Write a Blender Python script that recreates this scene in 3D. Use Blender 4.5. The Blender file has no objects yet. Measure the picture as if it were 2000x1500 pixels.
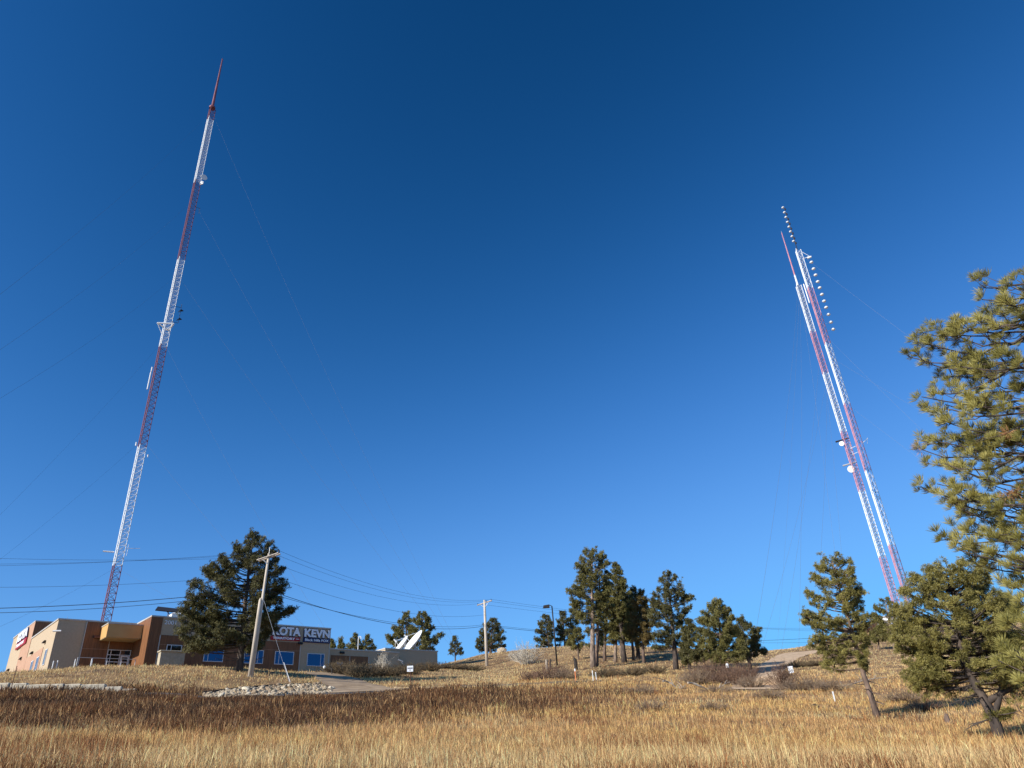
import bpy, math
import numpy as np
from mathutils import Matrix, Vector
S = bpy.context.scene
COL = S.collection
rng = np.random.default_rng(7)
PI = math.pi
# ------------------------------------------------------------------ camera model (focal length, pitch and roll of the phone)
F = 1370.0; CX, CY = 1000.0, 750.0
PITCH = math.radians(28.2527); ROLL = math.radians(3.7333)
rt = np.array([1., 0, 0]); up = np.array([0, -math.sin(PITCH), math.cos(PITCH)]); fw = np.array([0, math.cos(PITCH), math.sin(PITCH)])
cxv = math.cos(ROLL)*rt - math.sin(ROLL)*up
cyv = math.sin(ROLL)*rt + math.cos(ROLL)*up
def ray(px, py):
    d = (px-CX)*cxv-(py-CY)*cyv+F*fw
    return d/np.linalg.norm(d)
def at(px, py, r):
    d = ray(px, py); return d*r/math.hypot(d[0], d[1])
def slope(px, py):
    d = ray(px, py); return d[2]/math.hypot(d[0], d[1])
def proj(P):
    P = np.asarray(P, float); w = P@fw
    return CX+F*(P@cxv)/w, CY-F*(P@cyv)/w
def mpp(P): return float(np.dot(P, fw))/F        # metres per photo pixel at a point
cam = bpy.data.objects.new('camera', bpy.data.cameras.new('camera')); COL.objects.link(cam)
cam.data.sensor_width = 36; cam.data.lens = F/2000*36; cam.data.clip_end = 20000; cam.data.clip_start = 0.1
M = Matrix(((cxv[0], cyv[0], -fw[0], 0), (cxv[1], cyv[1], -fw[1], 0), (cxv[2], cyv[2], -fw[2], 0), (0, 0, 0, 1)))
cam.matrix_world = M
S.camera = cam
# ------------------------------------------------------------------ light
SUN_AZ = math.radians(232); SUN_EL = math.radians(27)
sd = Vector((math.sin(SUN_AZ)*math.cos(SUN_EL), math.cos(SUN_AZ)*math.cos(SUN_EL), math.sin(SUN_EL)))
sl = bpy.data.lights.new('sun', 'SUN'); sl.energy = 5.0; sl.angle = math.radians(0.5); sl.color = (1, 0.955, 0.88)
so = bpy.data.objects.new('sun', sl); COL.objects.link(so); so.rotation_euler = sd.to_track_quat('Z', 'Y').to_euler()
W = bpy.data.worlds.new('World'); S.world = W; W.use_nodes = True
nt = W.node_tree; nt.nodes.clear()
wo = nt.nodes.new('ShaderNodeOutputWorld'); bg = nt.nodes.new('ShaderNodeBackground')
sk = nt.nodes.new('ShaderNodeTexSky'); sk.sky_type = 'NISHITA'; sk.sun_disc = False
sk.sun_elevation = SUN_EL; sk.sun_rotation = SUN_AZ; sk.altitude = 1100; sk.air_density = 1.0; sk.dust_density = 0.0; sk.ozone_density = 3.0
bg.inputs['Strength'].default_value = 0.0975
# camera response of the phone for the blue of the sky: gain and contrast per channel
sc_ = nt.nodes.new('ShaderNodeSeparateColor'); cc_ = nt.nodes.new('ShaderNodeCombineColor'); nt.links.new(sk.outputs[0], sc_.inputs[0])
def mth(op, x, y=None):
    n = nt.nodes.new('ShaderNodeMath'); n.operation = op
    for i, q in enumerate((x, y)):
        if q is None: continue
        if isinstance(q, float): n.inputs[i].default_value = q
        else: nt.links.new(q, n.inputs[i])
    return n.outputs[0]
for i_, (a_, b_, c_, top_) in enumerate([(-1.01, -2.017, -2.799, -1.0), (-.461, -.022, -.56, -.03), (-.611, .141, .057, .11)]):
    L_ = mth('MINIMUM', mth('MAXIMUM', mth('LOGARITHM', mth('MULTIPLY', sc_.outputs[i_], .12), math.e), -4.0), top_)
    q_ = mth('ADD', mth('MULTIPLY', mth('ADD', mth('MULTIPLY', L_, a_), b_), L_), c_)
    nt.links.new(mth('MULTIPLY', mth('POWER', math.e, q_), 1/.12), cc_.inputs[i_])
nt.links.new(cc_.outputs[0], bg.inputs[0]); nt.links.new(bg.outputs[0], wo.inputs[0])
S.view_settings.view_transform = 'Standard'; S.view_settings.look = 'None'; S.view_settings.gamma = 1; S.view_settings.exposure = 0.3
# ------------------------------------------------------------------ materials
MATS = {}
def mat(name, c1, c2=None, scale=3.0, rough=0.8, metal=0.0, bump=0.0, stretch=None, detail=4, spec=0.3, trans=0.0, attr=None, contrast=(0.35, 0.65)):
    if name in MATS: return MATS[name]
    m = bpy.data.materials.new(name); m.use_nodes = True; t = m.node_tree; t.nodes.clear()
    out = t.nodes.new('ShaderNodeOutputMaterial'); p = t.nodes.new('ShaderNodeBsdfPrincipled')
    p.inputs['Roughness'].default_value = rough; p.inputs['Metallic'].default_value = metal; p.inputs['Specular IOR Level'].default_value = spec
    colsock = None
    if attr:
        a = t.nodes.new('ShaderNodeAttribute'); a.attribute_name = attr; colsock = a.outputs['Color']
    elif c2 is not None:
        tc = t.nodes.new('ShaderNodeTexCoord'); mp = t.nodes.new('ShaderNodeMapping'); nz = t.nodes.new('ShaderNodeTexNoise')
        nz.inputs['Scale'].default_value = scale; nz.inputs['Detail'].default_value = detail
        if stretch: mp.inputs['Scale'].default_value = stretch
        cr = t.nodes.new('ShaderNodeValToRGB'); cr.color_ramp.elements[0].position = contrast[0]; cr.color_ramp.elements[1].position = contrast[1]
        cr.color_ramp.elements[0].color = (*c1, 1); cr.color_ramp.elements[1].color = (*c2, 1)
        t.links.new(tc.outputs['Object'], mp.inputs[0]); t.links.new(mp.outputs[0], nz.inputs[0]); t.links.new(nz.outputs[0], cr.inputs[0])
        colsock = cr.outputs[0]
        if bump:
            b = t.nodes.new('ShaderNodeBump'); b.inputs['Strength'].default_value = bump; b.inputs['Distance'].default_value = 0.05
            t.links.new(nz.outputs[0], b.inputs['Height']); t.links.new(b.outputs[0], p.inputs['Normal'])
    if colsock is not None: t.links.new(colsock, p.inputs['Base Color'])
    else: p.inputs['Base Color'].default_value = (*c1, 1)
    if trans > 0:
        tr = t.nodes.new('ShaderNodeBsdfTranslucent'); mx = t.nodes.new('ShaderNodeMixShader'); mx.inputs[0].default_value = trans
        if colsock is not None: t.links.new(colsock, tr.inputs[0])
        else: tr.inputs[0].default_value = (*c1, 1)
        t.links.new(p.outputs[0], mx.inputs[1]); t.links.new(tr.outputs[0], mx.inputs[2]); t.links.new(mx.outputs[0], out.inputs[0])
    else: t.links.new(p.outputs[0], out.inputs[0])
    MATS[name] = m; return m
mat('stucco', (.46, .355, .235), (.51, .395, .265), 6, .9, bump=.15)
mat('coping', (.50, .46, .40), (.58, .54, .47), 2, .5, .2)
mat('wood', (.15, .062, .026), (.27, .12, .048), 3, .55, stretch=(9, 9, .25), detail=5)
mat('salmon', (.44, .26, .165), (.50, .305, .20), 2, .8)
mat('fascia', (.58, .33, .12), (.62, .37, .14), 1, .6)
mat('soffit', (.42, .35, .22), (.46, .38, .24), 1, .8)
mat('joint', (.42, .25, .15), rough=.6)
mat('frame', (.72, .72, .70), rough=.5)
def glass(name, c):
    m = mat(name, c, rough=.05, spec=.8); return m
mat('glass', (.02, .065, .13), rough=.06, metal=.85); glass('dark_glass', (.015, .013, .012))
mat('sign_white', (.93, .95, .97), rough=.5); mat('sign_navy', (.012, .02, .09), rough=.5); mat('sign_red', (.38, .015, .02), rough=.5)
mat('number_metal', (.85, .85, .83), rough=.4)
mat('dark_metal', (.02, .017, .015), (.04, .032, .028), 5, .6)
mat('rust_metal', (.07, .03, .022), (.12, .05, .035), 5, .7)
mat('white_metal', (.78, .78, .76), (.84, .84, .82), 3, .5)
mat('galvanised', (.45, .46, .47), (.55, .56, .57), 8, .45, .4)
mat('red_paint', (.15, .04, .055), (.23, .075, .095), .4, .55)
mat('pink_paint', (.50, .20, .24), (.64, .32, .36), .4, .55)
mat('white_paint', (.80, .82, .82), (.88, .89, .88), .4, .5)
mat('grey_feed', (.035, .035, .04), (.09, .085, .08), 1, .6)
mat('cable', (.02, .02, .022), rough=.6)
mat('guy', (.20, .22, .26), rough=.5, metal=.3)
mat('bark', (.10, .07, .055), (.24, .165, .12), 5, .95, bump=.5, stretch=(1, 1, .35))
mat('pale_bark', (.16, .115, .085), (.36, .27, .20), 5, .95, bump=.4, stretch=(1, 1, .35))
mat('dark_bark', (.05, .04, .035), (.12, .09, .07), 5, .95, bump=.4, stretch=(1, 1, .35))
mat('dead_wood', (.26, .21, .16), (.44, .37, .29), 8, .9, stretch=(1, 1, .3))
mat('char', (.02, .018, .016), (.07, .055, .045), 8, .9)
mat('pole_wood', (.40, .33, .25), (.68, .59, .48), 4, .85, stretch=(6, 6, .15), detail=6, bump=.3)
mat('needles_near', (.22, .20, .048), (.47, .415, .125), 2.2, .6, trans=.25, spec=.4)
mat('needles_olive', (.16, .14, .035), (.36, .31, .09), 2.0, .6, trans=.2, spec=.4)
mat('needles_dark', (.07, .065, .02), (.18, .16, .055), 1.5, .6, trans=.15, spec=.4)
mat('needles_mid', (.11, .10, .028), (.26, .23, .07), 1.2, .6, trans=.2, spec=.4)
mat('needles_brown', (.13, .10, .03), (.24, .17, .06), 1.2, .6, trans=.2, spec=.3)
mat('dead_needles', (.35, .17, .07), (.5, .28, .13), 4, .8, trans=.2)
mat('limestone', (.50, .42, .30), (.76, .65, .48), 5, .9, bump=.6)
mat('cobble_dark', (.20, .14, .085), (.38, .28, .18), 5, .85, bump=.3)
mat('cobble', (.28, .21, .13), (.56, .45, .31), 4, .85, bump=.3)
mat('concrete', (.28, .19, .11), (.46, .33, .20), 1.1, .9)
mat('asphalt', (.10, .095, .09), (.15, .14, .13), 3, .9)
mat('kerb', (.40, .29, .17), (.50, .38, .24), 3, .9)
mat('dirt', (.46, .31, .18), (.64, .46, .29), 2.5, .95, bump=.4)
mat('edging', (.05, .035, .025), (.09, .06, .04), 3, .9)
mat('grass_blade', (1, 1, 1), attr='Col', rough=.7, trans=.3, spec=.2)
mat('twig_grey', (.20, .135, .085), (.36, .26, .17), 2, .9)
mat('twig_purple', (.11, .06, .04), (.30, .185, .12), 2, .9)
mat('twig_pale', (.50, .44, .35), (.64, .58, .47), 2, .9)
mat('scrub', (.07, .05, .03), (.22, .16, .09), 2, .9)
mat('orange', (.75, .24, .09), rough=.7)
mat('tan_block', (.40, .34, .24), (.50, .43, .31), 5, .9, bump=.2)
mat('screen_blue', (.03, .12, .20), rough=.08, metal=.8)
# ------------------------------------------------------------------ mesh helpers
def tag(o, label=None, cat=None, group=None, kind=None):
    if label: o['label'] = label
    if cat: o['category'] = cat
    if group: o['group'] = group
    if kind: o['kind'] = kind
    return o
def empty(name, loc, rz=0):
    o = bpy.data.objects.new(name, None); COL.objects.link(o); o.location = loc; o.rotation_euler = (0, 0, rz); o.empty_display_size = .3
    return o
def link(name, me, m, parent=None, loc=None):
    o = bpy.data.objects.new(name, me); COL.objects.link(o)
    if m: me.materials.append(MATS[m] if isinstance(m, str) else m)
    if parent: o.parent = parent
    if loc is not None: o.location = loc
    return o
def mesh_np(name, V, Fc, m, parent=None, col=None, loc=None, smooth=False):
    V = np.asarray(V, np.float32); Fc = np.asarray(Fc, np.int32)
    me = bpy.data.meshes.new(name); n = len(Fc); k = Fc.shape[1]
    me.vertices.add(len(V)); me.vertices.foreach_set('co', V.ravel())
    me.loops.add(n*k); me.loops.foreach_set('vertex_index', Fc.ravel())
    me.polygons.add(n); me.polygons.foreach_set('loop_start', np.arange(0, n*k, k, dtype=np.int32))
    me.polygons.foreach_set('loop_total', np.full(n, k, np.int32))
    if smooth: me.polygons.foreach_set('use_smooth', np.ones(n, bool))
    me.update(calc_edges=True)
    if col is not None:
        a = me.color_attributes.new('Col', 'FLOAT_COLOR', 'POINT')
        c4 = np.ones((len(V), 4), np.float32); c4[:, :3] = col; a.data.foreach_set('color', c4.ravel())
    return link(name, me, m, parent, loc)
class MB:
    def __init__(s): s.v = []; s.f = []
    def add(s, vs, fs):
        o = len(s.v); s.v += [tuple(map(float, q)) for q in vs]; s.f += [tuple(i+o for i in f) for f in fs]; return s
    def box(s, x0, x1, y0, y1, z0, z1):
        return s.add([(x0,y0,z0),(x1,y0,z0),(x1,y1,z0),(x0,y1,z0),(x0,y0,z1),(x1,y0,z1),(x1,y1,z1),(x0,y1,z1)],
                     [(3,2,1,0),(4,5,6,7),(0,1,5,4),(1,2,6,5),(2,3,7,6),(3,0,4,7)])
    def tube(s, pts, rad, n=8, cap=True):
        pts = [np.array(p, float) for p in pts]
        if not hasattr(rad, '__len__'): rad = [rad]*len(pts)
        vs = []; fs = []; ref = None
        for i, p in enumerate(pts):
            d = pts[min(i+1, len(pts)-1)]-pts[max(i-1, 0)]; d /= (np.linalg.norm(d)+1e-9)
            if ref is None: ref = np.array([1., 0, 0]) if abs(d[0]) < .8 else np.array([0, 1., 0])
            a = ref-d*np.dot(ref, d); a /= np.linalg.norm(a)+1e-9; ref = a; b = np.cross(d, a)
            for k in range(n):
                t = 2*PI*k/n; vs.append(p+rad[i]*(math.cos(t)*a+math.sin(t)*b))
        for i in range(len(pts)-1):
            for k in range(n): fs.append((i*n+k, i*n+(k+1) % n, (i+1)*n+(k+1) % n, (i+1)*n+k))
        if cap: fs.append(tuple(range(n-1, -1, -1))); fs.append(tuple(range((len(pts)-1)*n, len(pts)*n)))
        return s.add(vs, fs)
    def build(s, name, m, parent=None, loc=None, smooth=False, bevel=0):
        me = bpy.data.meshes.new(name); me.from_pydata(s.v, [], s.f); me.update()
        if smooth:
            for p in me.polygons: p.use_smooth = True
        o = link(name, me, m, parent, loc)
        if bevel:
            b = o.modifiers.new('b', 'BEVEL'); b.width = bevel; b.segments = 1
        return o
def prisms(P0, P1, R0, R1, n=4):
    P0 = np.asarray(P0, float); P1 = np.asarray(P1, float); K = len(P0)
    R0 = np.broadcast_to(np.asarray(R0, float), (K,)); R1 = np.broadcast_to(np.asarray(R1, float), (K,))
    d = P1-P0; d /= (np.linalg.norm(d, axis=1, keepdims=True)+1e-9)
    ref = np.where(np.abs(d[:, 2:3]) < .8, np.array([[0, 0, 1.]]), np.array([[1., 0, 0]]))
    a = np.cross(d, ref); a /= np.linalg.norm(a, axis=1, keepdims=True)+1e-9; b = np.cross(d, a)
    V = np.empty((K, 2, n, 3))
    for k in range(n):
        t = 2*PI*k/n; o = math.cos(t)*a+math.sin(t)*b
        V[:, 0, k] = P0+o*R0[:, None]; V[:, 1, k] = P1+o*R1[:, None]
    base = (np.arange(K)*2*n)[:, None, None]; k = np.arange(n)
    q = np.stack([k, (k+1) % n, n+(k+1) % n, n+k], 1)[None]
    return V.reshape(-1, 3), (base+q).reshape(-1, 4)
class Segs:
    def __init__(s): s.a = []; s.b = []; s.r = []; s.q = []
    def add(s, p, q, r, r2=None): s.a.append(p); s.b.append(q); s.r.append(r); s.q.append(r if r2 is None else r2)
    def line(s, pts, rad):
        for i in range(len(pts)-1): s.add(pts[i], pts[i+1], rad[i], rad[i+1])
    def build(s, name, m, parent=None, n=4, loc=None):
        V, Q = prisms(s.a, s.b, s.r, s.q, n)
        return mesh_np(name, V, Q, m, parent, loc=loc)
# ------------------------------------------------------------------ terrain
BA = math.radians(47)
BU = np.array([math.sin(BA), math.cos(BA)]); BV = np.array([-math.cos(BA), math.sin(BA)])
BP = np.array([-21.945, 81.083])
def bw(u, v): return BP+BU*u+BV*v
ctrl = []
def col(px, rows):
    for py, r in rows:
        d = at(px, py, r); ctrl.append((math.atan2(d[0], d[1]), math.log(r), d[2]))
base = [(1500, 14), (1460, 20), (1420, 28)]
col(-150, [(1512, 14), (1470, 20), (1432, 28), (1392, 38), (1372, 46), (1362, 52), (1320, 68)])
col(0, base+[(1385, 37), (1364, 45), (1360, 52), (1350, 55.5), (1318, 67)])
col(200, base+[(1385, 37), (1362, 45), (1359, 52), (1346, 55.5), (1307, 65)])
col(400, base+[(1385, 38), (1365, 45.5), (1362, 52), (1342, 57), (1309, 65)])
col(500, [(1362, 46.5), (1359, 51), (1345, 57), (1316, 64)])
col(600, base+[(1380, 38), (1361, 46), (1358, 52), (1340, 58), (1321, 68)])
col(700, [(1357, 46), (1353, 53), (1335, 64), (1322, 76)])
col(800, base+[(1380, 38), (1352, 46), (1348, 54), (1338, 62), (1318, 80)])
col(950, [(1500, 14), (1420, 28), (1375, 39), (1345, 50), (1336, 60), (1303, 106), (1278, 135)])
col(1087, [(1500, 14), (1460, 20), (1420, 28), (1375, 40), (1342, 52), (1328, 62), (1299, 95), (1270, 140)])
col(1200, [(1340, 54), (1303, 88), (1291, 98), (1266, 138)])
col(1320, [(1500, 14), (1460, 20), (1420, 28), (1380, 39), (1348, 53), (1330, 64), (1308, 82), (1270, 135)])
col(1420, [(1310, 82), (1273, 130)])
col(1500, [(1500, 14), (1445, 23), (1400, 34), (1370, 43), (1345, 55), (1325, 70), (1290, 100), (1272, 132)])
col(1600, [(1500, 14), (1445, 24), (1400, 35), (1370, 44), (1340, 58), (1300, 88), (1257, 140)])
col(1715, [(1500, 14), (1450, 24), (1404, 36), (1365, 47), (1320, 68), (1282, 98), (1225, 165)])
col(1850, [(1500, 14), (1455, 24), (1405, 36), (1360, 48), (1300, 82), (1250, 125), (1215, 170)])
col(2000, [(1500, 14), (1455, 24), (1405, 36), (1360, 48), (1300, 82), (1250, 125), (1215, 170)])
col(2150, [(1500, 14), (1405, 34), (1300, 82), (1215, 170)])
for u, v, z in [(-26, 2, 9.2), (-12, -2.5, 9.25), (-2, -3, 9.3), (8, -2, 10.0), (17, 1.5, 10.7), (20, 12, 12), (0, 12, 10), (-25, 12, 9.6), (-25, 30, 10.5), (0, 30, 11.5)]:
    p = bw(u, v); ctrl.append((math.atan2(p[0], p[1]), math.log(math.hypot(*p)), z))
for th, r, z in [(-30, 160, 13), (-15, 170, 13), (0, 185, 14.5), (10, 185, 14), (17, 185, 14.5), (27, 190, 21), (27.5, 205, 21.5), (35, 210, 21)]:
    ctrl.append((math.radians(th), math.log(r), z))
for th in (-36, -20, 0, 20, 36):
    ctrl.append((math.radians(th), math.log(300), 5)); ctrl.append((math.radians(th), math.log(430), -8))
ctrl = np.array(ctrl); KT = 3.0
CT = np.stack([ctrl[:, 0]*KT, ctrl[:, 1]], 1)
def tps(d2): return 0.5*d2*np.log(d2+1e-12)
n_ = len(CT); D2 = ((CT[:, None]-CT[None])**2).sum(2)
A_ = np.zeros((n_+3, n_+3)); A_[:n_, :n_] = tps(D2)+np.eye(n_)*0.002; A_[:n_, n_:] = np.c_[np.ones(n_), CT]; A_[n_:, :n_] = A_[:n_, n_:].T
WGT = np.linalg.solve(A_, np.r_[ctrl[:, 2], 0, 0, 0])
def rbf(th, lr):
    q = np.stack([th*KT, lr], 1); out = np.empty(len(q))
    for i in range(0, len(q), 20000):
        c = q[i:i+20000]; d2 = ((c[:, None]-CT[None])**2).sum(2)
        out[i:i+20000] = tps(d2)@WGT[:n_]+WGT[n_]+c@WGT[n_+1:]
    return out
_w = [(rng.uniform(0, 2*PI), rng.uniform(0, 2*PI)) for _ in range(14)]
def waves(x, y, lam, k0=0, n=5):
    o = 0
    for i in range(n):
        a, p = _w[(k0+i) % 14]; l = lam*(0.7+0.17*i); o = o+np.sin((x*math.cos(a)+y*math.sin(a))*2*PI/l+p)
    return o/n
def H(x, y):
    x = np.atleast_1d(np.asarray(x, float)); y = np.atleast_1d(np.asarray(y, float))
    r = np.hypot(x, y)+1e-6; th = np.arctan2(x, y)
    thc = np.clip(th, math.radians(-43), math.radians(40)); rc = np.clip(r, 12, 440)
    z = rbf(thc, np.log(rc))
    near = r < 12
    z = np.where(near, -1.65+(z+1.65)*(r/12)**1.3, z)
    back = np.clip((np.abs(th)-math.radians(75))/math.radians(50), 0, 1)
    z = z*(1-back)+(-1.65-0.02*r)*back
    far = np.clip((r-430)/1500, 0, 1); z = z-far*50
    z = z+waves(x, y, 7, 0)*.10*np.clip((r-10)/20, 0, 1)+waves(x, y, 2.3, 5)*.035
    return z
def h1(x, y): return float(H(x, y)[0])
def gp(px, r):
    """ground point in the direction of a photo column at horizontal range r"""
    py = 1330.; 
    for _ in range(6):
        d = at(px, py, r); z = h1(d[0], d[1]); s = np.array([d[0], d[1], z]); py = proj(s)[1]
    return s
def find(px, py, r0=12, r1=170):
    """where the line of sight through a photo point first meets the ground"""
    rs = np.exp(np.linspace(math.log(r0), math.log(r1), 260)); d = ray(px, py); d = d/math.hypot(d[0], d[1])
    g = H(d[0]*rs, d[1]*rs)-d[2]*rs
    k = np.argmax(g > 0) if (g > 0).any() else len(rs)-1
    r = rs[k]; return np.array([d[0]*r, d[1]*r, h1(d[0]*r, d[1]*r)]), r
ths = np.concatenate([np.radians(np.arange(-180, -60, 4.)), np.radians(np.arange(-60, 60, .4)), np.radians(np.arange(60, 180, 4.))])
rs = np.concatenate([[0.01], np.exp(np.linspace(math.log(1.5), math.log(300), 210)), np.exp(np.linspace(math.log(320), math.log(6000), 24))])
TH, RR = np.meshgrid(ths, rs); X = (RR*np.sin(TH)).ravel(); Y = (RR*np.cos(TH)).ravel()
Z = H(X, Y); nt_, nr_ = len(ths), len(rs)
i, j = np.meshgrid(np.arange(nr_-1), np.arange(nt_)); i = i.ravel(); j = j.ravel(); j2 = (j+1) % nt_
Q = np.stack([i*nt_+j, (i+1)*nt_+j, (i+1)*nt_+j2, i*nt_+j2], 1)[:, ::-1]
mat('ground', (.15, .085, .04), (.38, .24, .11), .35, .95, bump=.5, detail=12, contrast=(.35, .68))
tag(mesh_np('ground', np.stack([X, Y, Z], 1), Q, 'ground', smooth=True), kind='structure')
def strip(name, pts, widths, m, lift=.03, kind='structure', step=.7, cross=5, thick=0):
    pts = np.array(pts, float)[:, :2]
    seg = np.r_[0, np.cumsum(np.hypot(*np.diff(pts, axis=0).T))]; t = np.arange(0, seg[-1], step)
    x = np.interp(t, seg, pts[:, 0]); y = np.interp(t, seg, pts[:, 1]); w = np.interp(t, seg, widths)
    kk = max(1, int(2.5/step)); ker = np.ones(2*kk+1)/(2*kk+1)
    x = np.convolve(np.pad(x, kk, 'edge'), ker, 'valid'); y = np.convolve(np.pad(y, kk, 'edge'), ker, 'valid')
    dx, dy = np.gradient(x), np.gradient(y); l = np.hypot(dx, dy)+1e-9; nx, ny = -dy/l, dx/l
    V = []
    for k in np.linspace(-.5, .5, cross):
        px = x+nx*w*k; py = y+ny*w*k; V.append(np.stack([px, py, H(px, py)+lift], 1))
    V = np.stack(V, 1); n, c = V.shape[:2]; V = V.reshape(-1, 3)
    i, j = np.meshgrid(np.arange(n-1), np.arange(c-1)); i = i.ravel(); j = j.ravel()
    Q = np.stack([i*c+j, i*c+j+1, (i+1)*c+j+1, (i+1)*c+j], 1)[:, ::-1]
    PATHS.append((x, y, w/2))
    o = mesh_np(name, V, Q, m, smooth=True)
    if kind: tag(o, kind=kind)
    return o, (x, y, nx, ny, w)
PATHS = []
# ------------------------------------------------------------------ roads
road_pts = [gp(px, r)[:2] for px, r in [(-300, 51), (-100, 50.5), (100, 50), (300, 49.5), (500, 49.5), (650, 50.5), (800, 53), (960, 56.5)]]
road, rd = strip('road', road_pts, [4.6]*8, 'asphalt', .05)
drive_pts = [gp(px, r)[:2] for px, r in [(725, 52), (706, 56), (684, 61), (662, 67), (640, 73), (622, 78)]]
strip('driveway', drive_pts, [5.5, 5, 4.4, 4.2, 4, 4], 'concrete', .085)
track_pts = [find(px, py)[0][:2] for px, py in [(1478, 1350), (1490, 1335), (1494, 1322), (1500, 1310), (1513, 1300), (1530, 1289), (1552, 1280), (1580, 1272)]]
strip('path', track_pts, [4, 4, 3.6, 3.2, 3.2, 3.4, 4.5, 5], 'dirt', .05)
# kerb beyond the road
kq = np.array([find(px_, py_, 50, 90)[0][:2] for px_, py_ in [(772, 1345), (830, 1345), (900, 1343), (980, 1340), (1060, 1336), (1130, 1333), (1180, 1331)]])
sg = np.r_[0, np.cumsum(np.hypot(*np.diff(kq, axis=0).T))]; tt = np.arange(0, sg[-1], .8); kx = np.interp(tt, sg, kq[:, 0]); ky = np.interp(tt, sg, kq[:, 1])
dx_, dy_ = np.gradient(kx), np.gradient(ky); l_ = np.hypot(dx_, dy_); nx, ny = -dy_/l_, dx_/l_; sgn = 1; sel = range(len(kx)); PATHS.append((kx, ky, np.full(len(kx), .35)))
mb = MB(); prev = None
for q in sel:
    c = np.array([kx[q], ky[q]]); nn = np.array([nx[q], ny[q]])*sgn; z = h1(*c)
    a = c-nn*.09; b = c+nn*.09
    ring = [(a[0], a[1], z-.1), (a[0], a[1], z+.11), (b[0], b[1], z+.12), (b[0], b[1], z-.1)]
    if prev is None: idx = len(mb.v); mb.v += [tuple(map(float, p)) for p in ring]; prev = idx; mb.f.append((idx, idx+1, idx+2, idx+3)); continue
    idx = len(mb.v); mb.v += [tuple(map(float, p)) for p in ring]
    for k in range(4): mb.f.append((prev+k, idx+k, idx+(k+1) % 4, prev+(k+1) % 4))
    prev = idx
tag(mb.build('kerb', 'kerb'), kind='structure')
# ------------------------------------------------------------------ grass
def on_path(x, y, extra=0.):
    m = np.zeros(len(x), bool)
    for px, py, hw in PATHS:
        for k in range(0, len(px)): m |= (x-px[k])**2+(y-py[k])**2 < (hw[k]+extra)**2*.92
    return m
def in_building(x, y):
    dx = x-BP[0]; dy = y-BP[1]; u = dx*BU[0]+dy*BU[1]; v = dx*BV[0]+dy*BV[1]
    return ((u > -25.6) & (u < 17.5) & (v > 4.2) & (v < 28)) | ((u > -18.8) & (u < 0) & (v > -.3) & (v < 28)) | ((u > -.1) & (u < 9.7) & (v > .6) & (v < 12))
def blades(x, y, hgt, wid, colr, lean=.28, name='', m='grass_blade', ldir=None):
    n = len(x); z = H(x, y)-.03
    a = rng.uniform(0, 2*PI, n); b = rng.uniform(0, 2*PI, n); ln = np.abs(rng.normal(0, lean, n))
    if ldir is not None: b = np.where(rng.uniform(0, 1, n) < .7, ldir+rng.normal(0, .5, n), b)
    sx, sy = np.cos(a)*wid/2, np.sin(a)*wid/2; lx, ly = np.cos(b)*ln*hgt, np.sin(b)*ln*hgt
    V = np.empty((n, 5, 3)); 
    V[:, 0] = np.stack([x-sx*.7, y-sy*.7, z], 1); V[:, 1] = np.stack([x+sx*.7, y+sy*.7, z], 1)
    mx, my, mz = x+lx*.45, y+ly*.45, z+hgt*.62
    V[:, 2] = np.stack([mx-sx, my-sy, mz], 1); V[:, 3] = np.stack([mx+sx, my+sy, mz], 1)
    V[:, 4] = np.stack([x+lx, y+ly, z+hgt*(1-.25*ln)], 1)
    o = (np.arange(n)*5)[:, None]
    T = np.concatenate([o+np.array([[0, 1, 3]]), o+np.array([[0, 3, 2]]), o+np.array([[2, 3, 4]])], 1).reshape(-1, 3)
    C = np.repeat(colr, 5, axis=0)
    return mesh_np(name, V.reshape(-1, 3), T, m, col=C)
def scatter(n, r0, r1, a0=-37, a1=36):
    r = np.exp(rng.uniform(math.log(r0), math.log(r1), n)); t = np.radians(rng.uniform(a0, a1, n)); return r*np.sin(t), r*np.cos(t), r
def clumps(n, per, r0, r1, a0=-37, a1=36):
    cx, cy, cr = scatter(n//per, r0, r1, a0, a1); i = np.repeat(np.arange(len(cx)), per); m = len(i)
    sg = (.05+.0016*cr)[i]; dx, dy = rng.normal(0, 1, m)*sg, rng.normal(0, 1, m)*sg; f = rng.normal(0, 1, len(cx))
    return cx[i]+dx, cy[i]+dy, np.hypot(cx[i]+dx, cy[i]+dy), np.arctan2(dy, dx), f[i]
def sm(v, a, b): return np.clip((v-a)/(b-a), 0, 1)
STRAW = np.array([.79, .56, .28]); GOLD = np.array([.63, .39, .145]); TAN = np.array([.53, .325, .145]); RUST = np.array([.26, .115, .045]); DARK = np.array([.07, .042, .027]); GREY = np.array([.36, .25, .17])
def zones(x, y):
    """share of dark weeds over the field: a belt along the lower side of the road, strongest to the left"""
    px, py = proj(np.stack([x, y, H(x, y)], 1))
    lo = 1420-20*sm(px, 500, 900)-10*sm(px, 900, 1100); n1 = waves(x, y, 9, 3); n2 = waves(x, y, 3.1, 7)
    belt = sm(lo+22*n1+9*n2-py, -14, 22)*sm(py+8*n2, 1342, 1354)*(1-.5*sm(px, 550, 900))*(1-sm(px+120*n1, 950, 1300))*(.82+.25*n2)
    spots = sm(n1*.7+n2*.5, .28, .5)*.6*sm(py, 1330, 1350)
    low_left = sm(260-px+60*n1, -40, 60)*sm(py, 1446, 1456)*.5
    return np.clip(belt+.0*spots, 0, 1), np.clip(spots+low_left, 0, 1), px, py
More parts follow.
